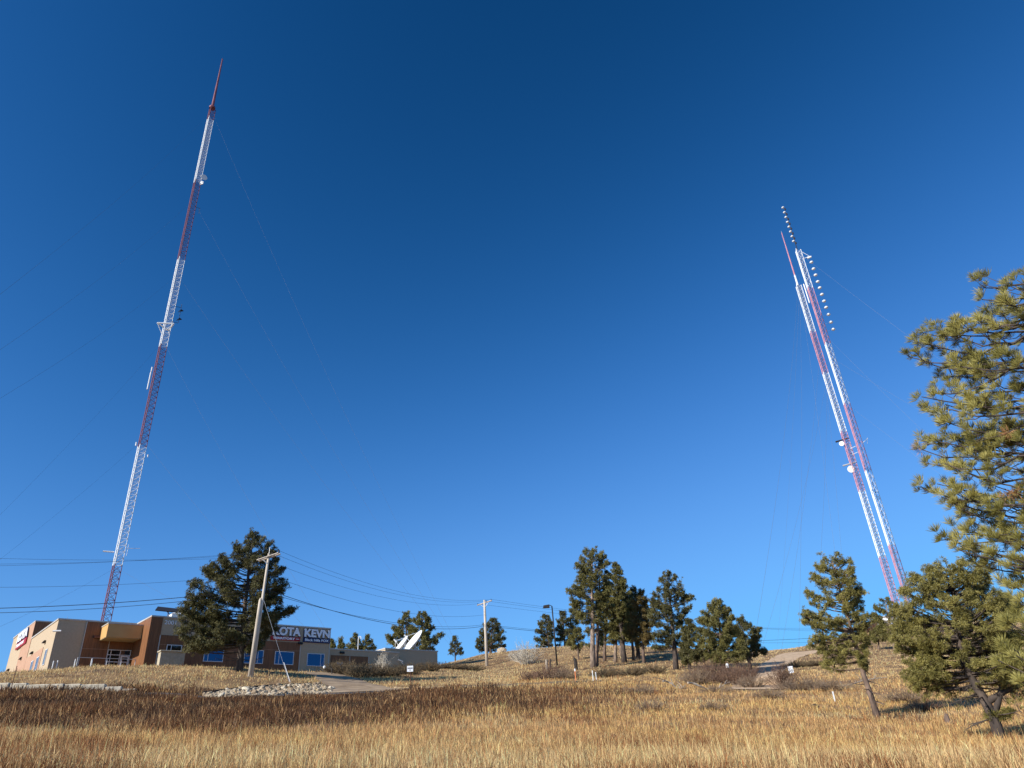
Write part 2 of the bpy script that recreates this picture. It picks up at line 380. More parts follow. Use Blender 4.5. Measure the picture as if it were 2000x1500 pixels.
x, y, r, ld, cf = [np.concatenate(q) for q in zip(clumps(600000, 9, 11.5, 175), (lambda a: (*a, rng.uniform(0, 6.28, len(a[0])), rng.normal(0, .5, len(a[0]))))(scatter(200000, 11.5, 175)))]
k = ~(on_path(x, y) | in_building(x, y)); x, y, r, ld, cf = x[k], y[k], r[k], ld[k], cf[k]
bz, sp, px, py = zones(x, y)
k = rng.uniform(0, 1, len(x)) > bz*.93; x, y, r, bz, sp, px, py, ld, cf = [q[k] for q in (x, y, r, bz, sp, px, py, ld, cf)]
n = len(x); u = rng.uniform(0, 1, n)
n1 = waves(x, y, 14, 2)*.6+waves(x, y, 4, 8)*.5; f = np.clip(.5+n1*.9+cf*.25+rng.normal(0, .12, n), 0, 1)[:, None]
far = sm(r, 60, 95)[:, None]; near = (1-sm(r, 15, 22))[:, None]
c = (TAN*(1-f)+GOLD*f)*1.22; c = c*(1-far*.75)+STRAW*far*.75; c = c*(1-near*.65)+STRAW*near*.65
bank = ((py > 1300) & (py < 1347) & (px < 1000) & (r > 52)); c[bank] = c[bank]*.45+STRAW*.55
pw_ = waves(x, y, 11, 5)+.6*waves(x, y, 3.5, 1); gp_ = sm(pw_, .38, .7)*(r > 24)*(r < 110); gq = (rng.uniform(0, 1, n) < gp_*.55)[:, None]; c = np.where(gq, GREY*rng.uniform(.5, 1.1, (n, 1)), c); sq = (rng.uniform(0, 1, n) < sm(-pw_, .3, .6)*.6)[:, None]; c = np.where(sq, STRAW, c)
rr_ = (rng.uniform(0, 1, n)*.5+.25+.16*cf*-1 < .24+.4*sp)[:, None]; c = np.where(rr_, RUST*rng.uniform(.7, 1.4, (n, 1)), c)
c = np.clip(c*rng.uniform(.45, 1.5, (n, 1))*(1+.16*cf)[:, None].clip(.5, 1.5), 0, .92)
hg = rng.uniform(.08, .235, n)*np.exp(.22*cf).clip(.5, 1.9)*(1+.35*waves(x, y, 5, 4))*(1-.3*sm(r, 60, 120))*(1+.25*(1-sm(r, 14, 24))); tall = rng.uniform(0, 1, n) < .10; hg[tall] *= 1.7
if True:
    k = (px > 380) & (px < 800) & (r > 40) & (r < 49); hg[k] *= .5
wd = np.maximum(.005, r*.0003)*rng.uniform(.6, 1.6, n)
tag(blades(x, y, hg, wd, c, .5, 'dry_grass', ldir=ld), 'dry golden and tan grass covering the whole hillside', 'grass', kind='stuff')
# dark weeds
x, y, r = scatter(330000, 20, 62, -37, 12)
k = ~on_path(x, y, .2); x, y, r = x[k], y[k], r[k]
bz, sp, px, py = zones(x, y); k = rng.uniform(0, 1, len(x)) < bz*.95; x, y, r, px_ = x[k], y[k], r[k], px[k]
n = len(x); f = np.clip(.5+waves(x, y, 6, 1)+rng.normal(0, .3, n), 0, 1)[:, None]
c = DARK*(1-f)+RUST*.8*f; g = rng.uniform(0, 1, n) < .10+.3*np.clip(waves(x, y, 5, 6), 0, 1); c[g] = TAN*1.1; c = c*rng.uniform(.6, 1.35, (n, 1))
hg = rng.uniform(.18, .55, n)*(1+.3*waves(x, y, 4, 9)); k = (px_[:] > 380) & (px_ < 800) & (r > 41.5); hg[k] *= .42; wd = np.maximum(.010, r*.0005)*rng.uniform(.6, 1.6, n)
tag(blades(x, y, hg, wd, c, .5, 'brown_weeds'), 'belt of dark brown dead weeds below the road', 'weeds', kind='stuff')
# ------------------------------------------------------------------ broadcasting station building (local x along the front, local y into the hill)
Z0 = 9.4
bld = tag(empty('station_building', (BP[0], BP[1], Z0), PI/2-BA), 'low beige and wood-clad broadcasting building with flat roofs and big channel signs', 'building')
def bx(name, m, x0, x1, y0, y1, z0, z1, parent=bld, bevel=0):
    return MB().box(x0, x1, y0, y1, z0-Z0, z1-Z0).build(name, m, parent, bevel=bevel)
mb = MB()
mb.box(-25.6, -18.75, 4.5, 16.2, 8-Z0, 14.12-Z0); wall = mb.build('wall', 'stucco', bld)
wall['label'] = 'beige stucco left block of the building'
bx('wall', 'stucco', -18.75, 0, 0, 16.2, 8, 14.12); bx('wall', 'stucco', 0.002, 9.65, .8, 12, 8, 12.14)
bx('wall', 'stucco', 9.652, 17.5, 4, 14, 8, 13.04); bx('wall', 'stucco', -25.6, -12, 16.202, 28, 8, 15.9)
def coping(x0, x1, y0, y1, z):
    o = .07; w = .32; mb = MB(); za, zb = z-.03-Z0, z+.10-Z0
    mb.box(x0-o, x1+o, y0-o, y0+w, za, zb); mb.box(x0-o, x1+o, y1-w, y1+o, za, zb)
    mb.box(x0-o, x0+w, y0+w, y1-w, za, zb); mb.box(x1-w, x1+o, y0+w, y1-w, za, zb)
    mb.build('coping', 'coping', bld)
coping(-25.6, -18.9, 4.5, 16.1, 14.15); coping(-18.75, 0, 0, 16.1, 14.15); coping(.12, 9.5, .8, 11.9, 12.17); coping(9.66, 17.5, 4, 14, 13.07); coping(-25.6, -12, 16.4, 28, 15.93)
# wood cladding, 4 cm proud, with a horizontal joint
bx('cladding', 'wood', -23.2, -18.79, 4.455, 4.5, 8.6, 14.1)
bx('cladding', 'wood', -18.8, -17.75, -.05, 0, 8.6, 14.1); bx('cladding', 'wood', -17.749, -3.45, -.045, 0, 8.6, 12.52)
bx('cladding', 'wood', -18.8, -18.75, -.001, 4.454, 8.6, 14.1)
bx('cladding', 'wood', -25.65, -12, 16.15, 16.2, 14.2, 15.88)
bx('cladding', 'salmon', -25.645, -25.6, 8.6, 16.15, 8, 12.25)
bx('cladding', 'salmon', -25.645, -25.6, 16.2, 21.2, 8, 15.88)
bx('cladding', 'wood', .65, 2.98, .755, .8, 10.6, 11.55); bx('cladding', 'wood', 3.06, 5.4, .755, .8, 10.6, 11.55)
bx('joint_strip', 'joint', -17.75, -3.45, -.062, -.046, 11.66, 11.69); bx('joint_strip', 'joint', -23.2, -21, 4.44, 4.454, 11.66, 11.69)
bx('corner_trim', 'coping', -17.78, -17.70, -.075, -.05, 8.6, 12.5); bx('corner_trim', 'coping', -3.47, -3.39, -.05, -.002, 8.6, 12.5)
bx('corner_trim', 'coping', -23.25, -23.18, 4.43, 4.455, 8.6, 14.1); bx('corner_trim', 'coping', -.04, .04, -.03, .0, 8.6, 14.1)
bx('corner_trim', 'coping', 2.99, 3.05, .75, .8, 9.5, 11.5); bx('corner_trim', 'coping', 5.41, 5.47, .75, .8, 10.5, 11.55)
bx('corner_trim', 'coping', -20.98, -20.92, 4.42, 4.455, 11.7, 12.5)
def window(x0, x1, z0, z1, y=0, split=(), gm='glass', name='window', side=False):
    """frame with its own opening, a mullion or two, and a recessed pane"""
    w = .06; mb = MB(); a, b = z0-Z0, z1-Z0
    def B(xa, xb, ya, yb, za, zb, M=mb):
        if side: M.box(ya, yb, xa, xb, za, zb)
        else: M.box(xa, xb, ya, yb, za, zb)
    B(x0-w, x1+w, y-.07, y-.002, a-w, a); B(x0-w, x1+w, y-.07, y-.002, b, b+w)
    B(x0-w, x0, y-.07, y-.002, a, b); B(x1, x1+w, y-.07, y-.002, a, b)
    for s in split: B(x0+(x1-x0)*s-w/2, x0+(x1-x0)*s+w/2, y-.065, y-.004, a, b)
    f = mb.build(name, 'frame', bld)
    P = MB(); B(x0+.001, x1-.001, y-.055, y-.03, a+.001, b-.001, P); P.build('pane', gm, f); return f
window(-16.95, -15.68, 11.0, 11.62, -.045, (.28,), 'dark_glass'); window(-13.4, -11.6, 10.35, 11.45, -.045, (.2,)); window(-9.4, -7.5, 10.32, 11.5, -.045, (.72,))
window(-6.15, -4.18, 10.32, 11.5, -.045, (.2,)); window(-2.5, -.6, 10.28, 11.45, 0, (.8,))
window(1.35, 2.0, 9.9, 10.75, .755, (), 'screen_blue')
for v0, v1, z0, z1 in [(6.25, 6.95, 10.45, 11.75), (9.1, 10.1, 10.3, 11.45), (11.6, 12.5, 10.5, 11.4)]: window(v0, v1, z0, z1, -25.6 if v0 < 8.6 else -25.645, (.5,), 'screen_blue', side=True)
# glazed entrance
d = window(-20.9, -18.95, 9.35, 11.62, 4.455, (.13, .55), 'dark_glass', 'entrance_frame')
mb = MB(); mb.box(-20.9, -18.95, 4.38, 4.44, 10.55-Z0, 10.62-Z0); mb.box(-20.9, -18.95, 4.38, 4.44, 11.18-Z0, 11.24-Z0); mb.build('transom', 'frame', d)
mb = MB(); mb.box(-19.75, -19.62, 4.33, 4.379, 9.4-Z0, 11.15-Z0); mb.box(-19.1, -18.97, 4.33, 4.379, 9.4-Z0, 11.15-Z0); mb.box(-19.62, -19.1, 4.33, 4.379, 11.02-Z0, 11.15-Z0); mb.box(-19.62, -19.1, 4.33, 4.379, 9.4-Z0, 9.62-Z0)
mb.build('door', 'frame', d)
can = bx('canopy', 'fascia', -21.88, -18.83, 2.1, 4.43, 12.45, 13.62); bx('soffit', 'soffit', -21.85, -18.85, 2.15, 4.4, 12.41, 12.448, can)
o = bx('coping', 'coping', -21.93, -18.83, 2.05, 4.43, 13.622, 13.72, can)
# wall lights
def wall_light(p, q=(0, -1), m='dark_metal', s=1):
    mb = MB(); w = .26*s; d = .24*s
    x, y, z = p[0], p[1], p[2]-Z0
    if q[1]: vs = [(x-w, y, z-.1), (x+w, y, z-.1), (x+w, y, z+.14), (x-w, y, z+.14), (x-w, y-d, z-.1), (x+w, y-d, z-.1), (x+w, y-d*.5, z+.12), (x-w, y-d*.5, z+.12)]
    else: vs = [(x, y+w, z-.1), (x, y-w, z-.1), (x, y-w, z+.14), (x, y+w, z+.14), (x-d, y+w, z-.1), (x-d, y-w, z-.1), (x-d*.5, y-w, z+.12), (x-d*.5, y+w, z+.12)]
    mb.add(vs, [(3, 2, 1, 0), (4, 5, 6, 7), (0, 1, 5, 4), (1, 2, 6, 5), (2, 3, 7, 6), (3, 0, 4, 7)]); mb.build('wall_light', m, bld)
for x, z, y in [(2.0, 11.85, .8), (6.9, 11.75, .8), (11.4, 12.15, 4)]: wall_light((x, y, z))
wall_light((-3.5, -.05, 12.45), s=.9); wall_light((-22.1, 4.44, 12.75), m='rust_metal', s=1.3)
for v, z in [(8.4, 12.7), (13.6, 12.4), (19.2, 12.6), (25.5, 12.2)]: wall_light((-25.64, v, z), (-1, 0))
# cameras on the wall
mb = MB(); mb.tube([(-25.5, 4.45, 13.1-Z0), (-25.7, 4.0, 13.05-Z0)], .03, 6); mb.tube([(-25.95, 4.0, 13.0-Z0), (-25.35, 3.7, 13.0-Z0)], .08, 8); mb.build('security_camera', 'white_metal', bld)
mb = MB(); mb.tube([(9.5, .8, 11.3-Z0), (9.5, .35, 11.3-Z0)], .03, 6); mb.tube([(9.2, .35, 11.32-Z0), (9.7, .15, 11.1-Z0)], .07, 8); mb.tube([(9.65, .4, 11.05-Z0), (9.85, .3, 10.95-Z0)], .08, 8); mb.build('security_camera', 'galvanised', bld)
# lightning spikes on the parapets
for x, y, z in [(-24.9, 4.7, 14.2), (-19.6, 4.7, 14.2), (-24.5, 16.6, 15.98), (-1.4, .2, 14.2), (-17.2, .2, 14.2)]: MB().tube([(x, y, z-Z0), (x, y, z+.32-Z0)], .012, 5).build('lightning_rod', 'galvanised', bld)
def text(name, s, x0, x1, z0, z1, y, m, parent=bld, bold=.02, depth=.03, side=False, ox=0):
    cu = bpy.data.curves.new(name, 'FONT'); cu.body = s; cu.size = 1; cu.offset = bold; cu.extrude = .5; cu.resolution_u = 4
    t = bpy.data.objects.new(name, cu); COL.objects.link(t); dg = bpy.context.evaluated_depsgraph_get()
    me = bpy.data.meshes.new_from_object(t.evaluated_get(dg)); bpy.data.objects.remove(t)
    n = len(me.vertices); c = np.empty(n*3, np.float32); me.vertices.foreach_get('co', c); c = c.reshape(-1, 3)
    lo, hi = c.min(0), c.max(0); a = (c-lo)/(hi-lo)
    X = x0+a[:, 0]*(x1-x0); Zz = z0+a[:, 1]*(z1-z0)-Z0; Yy = y-depth*a[:, 2]
    V = np.stack([Yy, -X, Zz], 1) if side else np.stack([X, Yy, Zz], 1)
    me.vertices.foreach_set('co', V.astype(np.float32).ravel()); me.update()
    me.materials.clear(); me.name = name
    return link(name, me, m, parent)
text('house_number', '2001', -17.55, -16.5, 13.5, 13.88, -.02, 'number_metal', depth=.04, bold=.01)
# channel signs
text('sign_letters', 'KOTA', -6.72, -3.55, 13.14, 14.02, -.10, 'sign_white', bold=.045, depth=.05); text('sign_outline', 'KOTA', -6.80, -3.47, 13.08, 14.08, -.02, 'sign_navy', bold=.065, depth=.075)
pn = bx('sign_panel', 'sign_red', -6.85, -3.55, -.10, -.002, 12.66, 13.04); text('sign_letters', 'TERRITORY', -6.65, -4.15, 12.74, 12.97, -.102, 'sign_white', pn, .045, .03); MB().box(-4.05, -3.68, -.12, -.101, 12.83-Z0, 12.88-Z0).build('dash_mark', 'sign_white', pn)
text('sign_letters', 'KEVN', -3.12, -.10, 13.14, 13.98, -.10, 'sign_white', bold=.045, depth=.05); text('sign_outline', 'KEVN', -3.19, -.04, 13.09, 14.03, -.02, 'sign_navy', bold=.065, depth=.075)
pn = bx('sign_panel', 'sign_navy', -3.2, -.03, -.10, -.002, 12.6, 13.075); text('sign_letters', 'Black Hills FOX', -3.0, -.2, 12.72, 12.98, -.102, 'sign_white', pn, .025, .03)
text('sign_letters', 'KOTA', -23.6, -18.4, 14.75, 15.7, -25.78, 'sign_white', bold=.05, depth=.06, side=True); text('sign_outline', 'KOTA', -23.7, -18.3, 14.68, 15.77, -25.68, 'sign_navy', bold=.10, depth=.08, side=True)
pn = MB().box(-25.78, -25.66, 18.4, 23.8, 14.05-Z0, 14.65-Z0).build('sign_panel', 'sign_red', bld); text('sign_letters', 'TERRITORY', -23.5, -19.2, 14.2, 14.52, -25.785, 'sign_white', pn, .04, .03, side=True)
def bpt(u, v, z): q = bw(u, v); return np.array([q[0], q[1], z])
# roof equipment
def on_bld(name, u, v, z, label, cat): return tag(empty(name, tuple(bpt(u, v, z)), PI/2-BA), label, cat)
t = on_bld('roof_awning', -16.2, 1.8, 14.2, 'dark sloping awning standing on posts above the house number 2001', 'awning')
mb = MB(); mb.add([(-2.05, -.6, .72), (1.6, -.6, .62), (2.2, 1.8, 1.45), (-1.2, 1.8, 1.55), (-2.05, -.6, .80), (1.6, -.6, .70), (2.2, 1.8, 1.53), (-1.2, 1.8, 1.63)], [(3, 2, 1, 0), (4, 5, 6, 7), (0, 1, 5, 4), (1, 2, 6, 5), (2, 3, 7, 6), (3, 0, 4, 7)]); mb.build('awning_roof', 'dark_metal', t)
for x, y, h in [(-.25, -.3, .78), (1.3, -.3, .76), (-.25, 1.3, 1.34), (1.3, 1.3, 1.32)]: MB().tube([(x, y, 0), (x, y, h)], .04, 6).build('post', 'rust_metal', t)
MB().tube([(-.25, -.28, .35), (-.9, -.28, .8)], .03, 6).build('brace', 'rust_metal', t)
tag(MB().box(-.95, 1.05, -.5, .9, 0, .42).add([(-1.0, -.55, .42), (1.1, -.55, .42), (1.1, .95, .42), (-1.0, .95, .42), (-.8, -.35, .55), (.9, -.35, .55), (.9, .75, .55), (-.8, .75, .55)], [(0, 1, 5, 4), (1, 2, 6, 5), (2, 3, 7, 6), (3, 0, 4, 7), (4, 5, 6, 7)]).build('roof_hatch', 'white_metal', None), 'white boxy hatch on the roof edge under the dark awning', 'roof hatch')
bpy.data.objects['roof_hatch'].location = tuple(bpt(-15.95, .8, 14.2)); bpy.data.objects['roof_hatch'].rotation_euler = (0, 0, PI/2-BA)
def dish(name, loc, az, el, D, depth, label, feed=True):
    """parabolic bowl on a yoke; az clockwise from +Y, el above the horizon is where the bowl looks"""
    t = tag(empty(name, tuple(loc)), label, 'satellite dish'); R = D/2
    d = np.array([math.sin(az)*math.cos(el), math.cos(az)*math.cos(el), math.sin(el)]); a = np.cross(d, [0, 0, 1.]); a /= np.linalg.norm(a); b = np.cross(a, d)
    c = np.array([0, 0, R*abs(b[2])*.95+.25])
    n, k = 32, 7; vs = []; fs = []
    for side_ in (0, 1):
        for i in range(k+1):
            rr = R*i/k
            for j in range(n):
                t_ = 2*PI*j/n; vs.append(c+a*rr*math.cos(t_)+b*rr*math.sin(t_)+d*(depth*(i/k)**2-.04*side_))
    for s_ in (0, 1):
        for i in range(k):
            for j in range(n):
                q = [s_*(k+1)*n+i*n+j, s_*(k+1)*n+i*n+(j+1) % n, s_*(k+1)*n+(i+1)*n+(j+1) % n, s_*(k+1)*n+(i+1)*n+j]
                fs.append(tuple(q if s_ == 0 else q[::-1]))
    o2 = (k+1)*n
    for j in range(n): fs.append((k*n+j, k*n+(j+1) % n, o2+k*n+(j+1) % n, o2+k*n+j))
    mb = MB(); mb.v = [tuple(map(float, q)) for q in vs]; mb.f = fs; mb.build('reflector', 'white_metal', t, smooth=True)
    mb = MB(); mb.tube([(0, 0, -.1), (0, 0, c[2]-.3), tuple(c-d*.15)], [.14, .12, .1], 8)
    mb.tube([tuple(c-d*.1+b*R*.6), (0, 0, .2)], .04, 5); mb.build('mount', 'galvanised', t)
    f = c+d*(R*.85)
    mb = MB(); 
    for t_ in (PI/2, PI/2+2.1, PI/2-2.1): mb.tube([c+(a*math.cos(t_)+b*math.sin(t_))*R*.9+d*depth*.8, f], .022, 5)
    mb.build('feed_strut', 'white_metal', t)
    MB().tube([f-d*.22, f+d*.25], [.12, .09], 10).build('feed_horn', 'white_metal', t)
    return t
def bat(px, py, v, lift=0):   # point on the vertical plane v = const of the building seen at a photo position
    n = np.array([BV[0], BV[1], 0]); p0 = bpt(0, v, 0); d = ray(px, py); return d*(np.dot(p0, n)/np.dot(d, n))
p = bat(810, 1262, 9.5); dish('satellite_dish', (p[0], p[1], 13.05), math.radians(240), math.radians(38), 3.9, .5, 'larger right-hand white satellite dish above the roof, its bowl facing left')
p = bat(786, 1262, 8); dish('satellite_dish', (p[0], p[1], 12.75), math.radians(243), math.radians(38), 2.9, .4, 'smaller left-hand white satellite dish with its feed arm out over the roof')
p = bpt(5.0, 2.5, 12.1)
t = tag(empty('vent_pipe', tuple(p)), 'thin white gooseneck mast standing on the lower roof', 'pipe')
k = [(0, 0, 0), (0, 0, 1.75)]+[(0+.16*(1-math.cos(a)), 0, 1.75+.16*math.sin(a)) for a in np.linspace(.3, PI, 7)]+[(.32, 0, 1.6)]
MB().tube(k, .045, 8).build('pipe', 'white_metal', t); MB().tube([(0, 0, 0), (0, 0, .12)], .12, 10).build('base_flange', 'galvanised', t)
# pillar wall with a cap in front of the building
pc = bat(331, 1296, -2.2); pz = h1(pc[0], pc[1])
t = tag(empty('masonry_pier', (pc[0], pc[1], pz), PI/2-BA), 'tan block pier with a cap, in front of the wall below number 2001', 'monument wall')
MB().box(-1.0, 1.15, -.35, .35, -.3, 1.28).build('wall', 'tan_block', t, bevel=.01); MB().box(-1.1, 1.25, -.45, .45, 1.28, 1.42).build('cap', 'tan_block', t, bevel=.03)
# entrance railing
p0_ = bat(150, 1296, 1.0); p1_ = bat(264, 1294, 1.0); Lr = math.hypot(*(p1_-p0_)[:2]); zr = 9.45
t = tag(empty('handrail', (p0_[0], p0_[1], zr), PI/2-BA), 'low thin metal handrail across the front of the glazed entrance', 'handrail')
mb = MB(); mb.tube([(0, 0, .95), (Lr, 0, .95)], .025, 6); mb.build('rail', 'galvanised', t)
for k in range(5): MB().tube([(Lr*k/4, 0, -.6), (Lr*k/4, 0, .95)], .025, 6).build('post', 'galvanised', t)
for i, (px, lb) in enumerate([(103, 'left one of two short white posts at the corner of the building'), (111, 'right one of two short white posts at the corner of the building'), (145, 'short white post in the grass left of the handrail'), (177, 'short white post in the grass below the wood cladding')]):
    p = bat(px, 1300, 2.6); z = h1(p[0], p[1]); t = tag(empty('marker_post', (p[0], p[1], z)), lb, 'post', 'short white posts along the building front')
    MB().tube([(0, 0, -.2), (0, 0, .95), (0, 0, 1.0)], [.045, .045, .025], 8).build('shaft', 'white_metal', t)
# gate rail and bollard at the driveway
p = gp(648, 74); q = gp(618, 77); t = tag(empty('pipe_gate', tuple(p)), 'low pipe gate across the driveway by the grey stucco corner', 'gate'); d = q-p
MB().tube([(0, 0, .55), (d[0], d[1], d[2]+.55)], .03, 6).build('rail', 'dark_metal', t)
for f_ in (0, 1): MB().tube([(d[0]*f_, d[1]*f_, d[2]*f_-.2), (d[0]*f_, d[1]*f_, d[2]*f_+.6)], .05, 8).build('post', 'dark_metal', t)
MB().tube([(d[0]*.5, d[1]*.5, d[2]*.5+.5), (d[0]*.5, d[1]*.5, d[2]*.5+.66), (d[0]*.5, d[1]*.5, d[2]*.5+.74)], [.1, .14, .05], 8).build('lock_box', 'white_metal', t)
# ------------------------------------------------------------------ lattice towers
BR = .034
def mast(name, az, r, zb, bands, width, panel, label, feeds, rot, lines=2):
    """bands: list of (z0, z1, material); triangular lattice, legs at angle rot"""
    cx_, cy_ = r*math.sin(az), r*math.cos(az); t = tag(empty(name, (cx_, cy_, zb)), label, 'radio tower', 'striped guyed lattice towers')
    Rr = width/math.sqrt(3); L = [np.array([Rr*math.cos(rot+k*2*PI/3), Rr*math.sin(rot+k*2*PI/3), 0]) for k in range(3)]
    for z0, z1, m in bands:
        s = Segs(); n = max(1, round((z1-z0)/panel)); zs = np.linspace(z0-zb, z1-zb, n+1)
        for a in range(3):
            P, Q = L[a], L[(a+1) % 3]
            s.add(P+[0, 0, zs[0]], P+[0, 0, zs[-1]], .085)
            for i in range(n):
                s.add(P+[0, 0, zs[i]], Q+[0, 0, zs[i]], BR); s.add(P+[0, 0, zs[i]], Q+[0, 0, zs[i+1]], BR)
                s.add(Q+[0, 0, zs[i]], P+[0, 0, zs[i+1]], BR)
        if True:   # ladder and cable run on the face toward the sun
            P, Q = L[feeds], L[(feeds+1) % 3]
            for f_ in np.linspace(.15, .87, lines): a_ = P+(Q-P)*f_; s.add(a_+[0, 0, zs[0]], a_+[0, 0, zs[-1]], .045)
        s.build('mast_section', m, t)
    return t, L
def Zs(py_slope, r): return py_slope*r
SL = {}
def tz(px, py, r): return slope(px, py)*r
# left tower
rL = 160.; aL = math.radians(-30.45)
ys = [(222, 1103), (271, 870), (316, 675), (352, 505), (385, 355), (412, 232), (416, 212)]
zz = [13.0]+[tz(*p, rL) for p in ys]; ms = ['red_paint', 'white_paint']*3+['red_paint']
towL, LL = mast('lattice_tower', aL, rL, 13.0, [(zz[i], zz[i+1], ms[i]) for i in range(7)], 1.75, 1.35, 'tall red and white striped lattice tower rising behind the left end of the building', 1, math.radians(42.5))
def antenna(parent, zb, z0, z1, m, r0=.17, r1=.10, fins=0):
    s = MB(); s.tube([(0, 0, z0-zb), (0, 0, (z0+z1)/2-zb), (0, 0, z1-zb)], [r0, (r0+r1)/2, r1], 8)
    for k in range(fins):
        z = z0+(z1-z0)*(k+.5)/fins-zb; a = k*2.1
        for q in (0, PI/2): v = np.array([math.cos(a+q), math.sin(a+q), 0])*.38; c = np.array([0, 0, z]); s.tube([c-v, c+v], .025, 4)
    return s.build('top_antenna', m, parent)
ztL = tz(435, 115, rL)
antenna(towL, 13.0, zz[-1], ztL, 'red_paint', .40, .14, 34)
MB().tube([(0, 0, zz[-1]-13.1), (0, 0, zz[-1]-12.5)], [.85, .85], 8).build('top_plate', 'red_paint', towL)
rv = np.array([math.cos(aL), -math.sin(aL), 0])   # to the viewer's right at the left tower
def drum(parent, zb, z, off, rdir, D, name='dish_antenna', m='white_metal', ln=.5):
    """microwave dish with its shroud, facing rdir"""
    rdir = np.array(rdir, float); rdir /= np.linalg.norm(rdir); c = np.array([off[0], off[1], z-zb])
    o = MB().tube([c-rdir*ln*.9, c-rdir*ln*.4, c, c+rdir*ln*.1], [D*.12, D*.42, D/2, D/2*.95], 16).build(name, m, parent, smooth=False)
    MB().tube([c-rdir*ln, (off[0]*.3, off[1]*.3, z-zb)], .06, 6).build('bracket', 'galvanised', o)
def dirc(az_deg, z=0): return (math.sin(math.radians(az_deg)), math.cos(math.radians(az_deg)), z)
drum(towL, 13, tz(398, 346, rL), rv[:2]*1.5, dirc(140, -.1), 1.7)
drum(towL, 13, tz(390, 356, rL), rv[:2]*1.2, dirc(190, 0), 1.2)
# triangular guy-torsion arm, side mounts and whips
zq = tz(325, 636, rL)-13; mb = MB()
T3 = [np.array([math.cos(a), math.sin(a), 0])*2.1 for a in (math.radians(42.5)+PI/3+k*2*PI/3 for k in range(3))]
for k in range(3): mb.tube([T3[k]+[0, 0, zq], T3[(k+1) % 3]+[0, 0, zq]], .16, 6); mb.tube([T3[k]+[0, 0, zq], LL[k]*.9+[0, 0, zq-2.2]], .07, 5)
mb.build('torque_arm', 'white_paint', towL)
mb = MB(); z1 = tz(350, 600, rL)-13; z2 = tz(346, 622, rL)-13; e = rv*2.3
mb.tube([rv*.8+[0, 0, z1], e+[0, 0, z1]], .05, 5); mb.tube([rv*.8+[0, 0, z2-1.2], e+[0, 0, z2-1.2]], .05, 5); mb.tube([e+[0, 0, z2-1.2], e+[0, 0, z1+1]], .05, 5)
for z in (z1-.8, z2): mb.tube([e-rv*.05+[0, 0, z], e+rv*.6+[0, 0, z]], [.35, .1], 8); mb.tube([e-rv*.1+[0, 0, z], e-rv*.4+[0, 0, z-.6]], .10, 6)
mb.build('side_antenna', 'dark_metal', towL)
mb = MB(); z1 = tz(388, 410, rL)-13; mb.tube([rv*.8+[0, 0, z1+.6], rv*2.0+[0, 0, z1+.6]], .05, 5); mb.tube([rv*2.0+[0, 0, z1+.7], rv*2.0+[0, 0, z1-1.2]], .05, 5); mb.build('side_antenna', 'dark_metal', towL)
mb = MB(); z1 = tz(222, 1078, rL)-13; mb.tube([-rv*.9+[0, 0, z1], -rv*2.9+[0, 0, z1]], .14, 6); mb.build('side_antenna', 'white_metal', towL); mb = MB(); mb.tube([rv*.9+[0, 0, z1+.9], rv*3.6+[0, 0, z1+1.1]], .05, 5); mb.tube([rv*1.4+[0, 0, z1-.7], rv*1.4+[0, 0, z1+1.7]], .05, 5); mb.build('side_antenna', 'white_metal', towL)
for a_, b_, of in [((301, 722), 1.1, -1.15), ((302, 745), 4.5, -1.2), ((272, 868), .8, -1.1), ((286, 890), .6, 1.6)]:
    z1 = tz(*a_, rL)-13; MB().tube([rv*of+[0, 0, z1-b_/2], rv*of+[0, 0, z1+b_/2]], .14, 8).build('panel_antenna', 'white_metal', towL)
def guy(parent, zb, base_xy, z, A, off=(0, 0), rad=.011, sag=.02):
    p = np.array([off[0], off[1], z-zb]); q = np.array(A, float)-np.array([base_xy[0], base_xy[1], zb]); n = 22; pts = []
    L_ = np.linalg.norm(q-p)
    for i in range(n+1):
        t_ = i/n; s = p+(q-p)*t_; s = s+[0, 0, -4*sag*L_*t_*(1-t_)]; pts.append(s)
    MB().tube(pts, rad, 4, cap=False).build('guy_wire', 'guy', parent)
bL = (rL*math.sin(aL), rL*math.cos(aL))
def anchor_thru(base_xy, z, px, py, dist):
    """ground anchor so that a straight guy from height z passes the line of sight (px, py)"""
    P = np.array([base_xy[0], base_xy[1], z]); best = None
    for R_ in np.linspace(15, 400, 2500):
        Q = at(px, py, R_); d = Q-P; hd = math.hypot(d[0], d[1])
        if hd < 1: continue
        k = dist/hd; E_ = P+d*k
        e = abs(E_[2]-h1(E_[0], E_[1])) if R_ % 1 < .2 or best is not None else abs(E_[2]-8)
        e = abs(E_[2]-8)
        if best is None or e < best[0]: best = (e, E_)
    E_ = best[1]; return (E_[0], E_[1], h1(E_[0], E_[1]))
zt = zz[-1]-1
A1 = anchor_thru(bL, zt, 0, 503, 120); A2 = anchor_thru(bL, tz(283, 858, rL), 0, 1085, 62)
A3 = tuple(gp(915, 150)); A4 = tuple(gp(700, 128)); A5 = (bL[0]-60, bL[1]+100, 8.); 
for z, A in [(zt, A1), (tz(377, 390, rL), A1), (tz(345, 535, rL), A1), (tz(318, 665, rL), A2), (tz(283, 858, rL), A2), (tz(222, 1108, rL), A2),
             (zt, A3), (tz(377, 390, rL), A3), (tz(345, 535, rL), A3), (tz(318, 665, rL), A4), (tz(283, 858, rL), A4), (tz(222, 1108, rL), A4), (zt, A5), (tz(345, 535, rL), A5), (tz(283, 858, rL), A5)]:
    guy(towL, 13, bL, z, A)
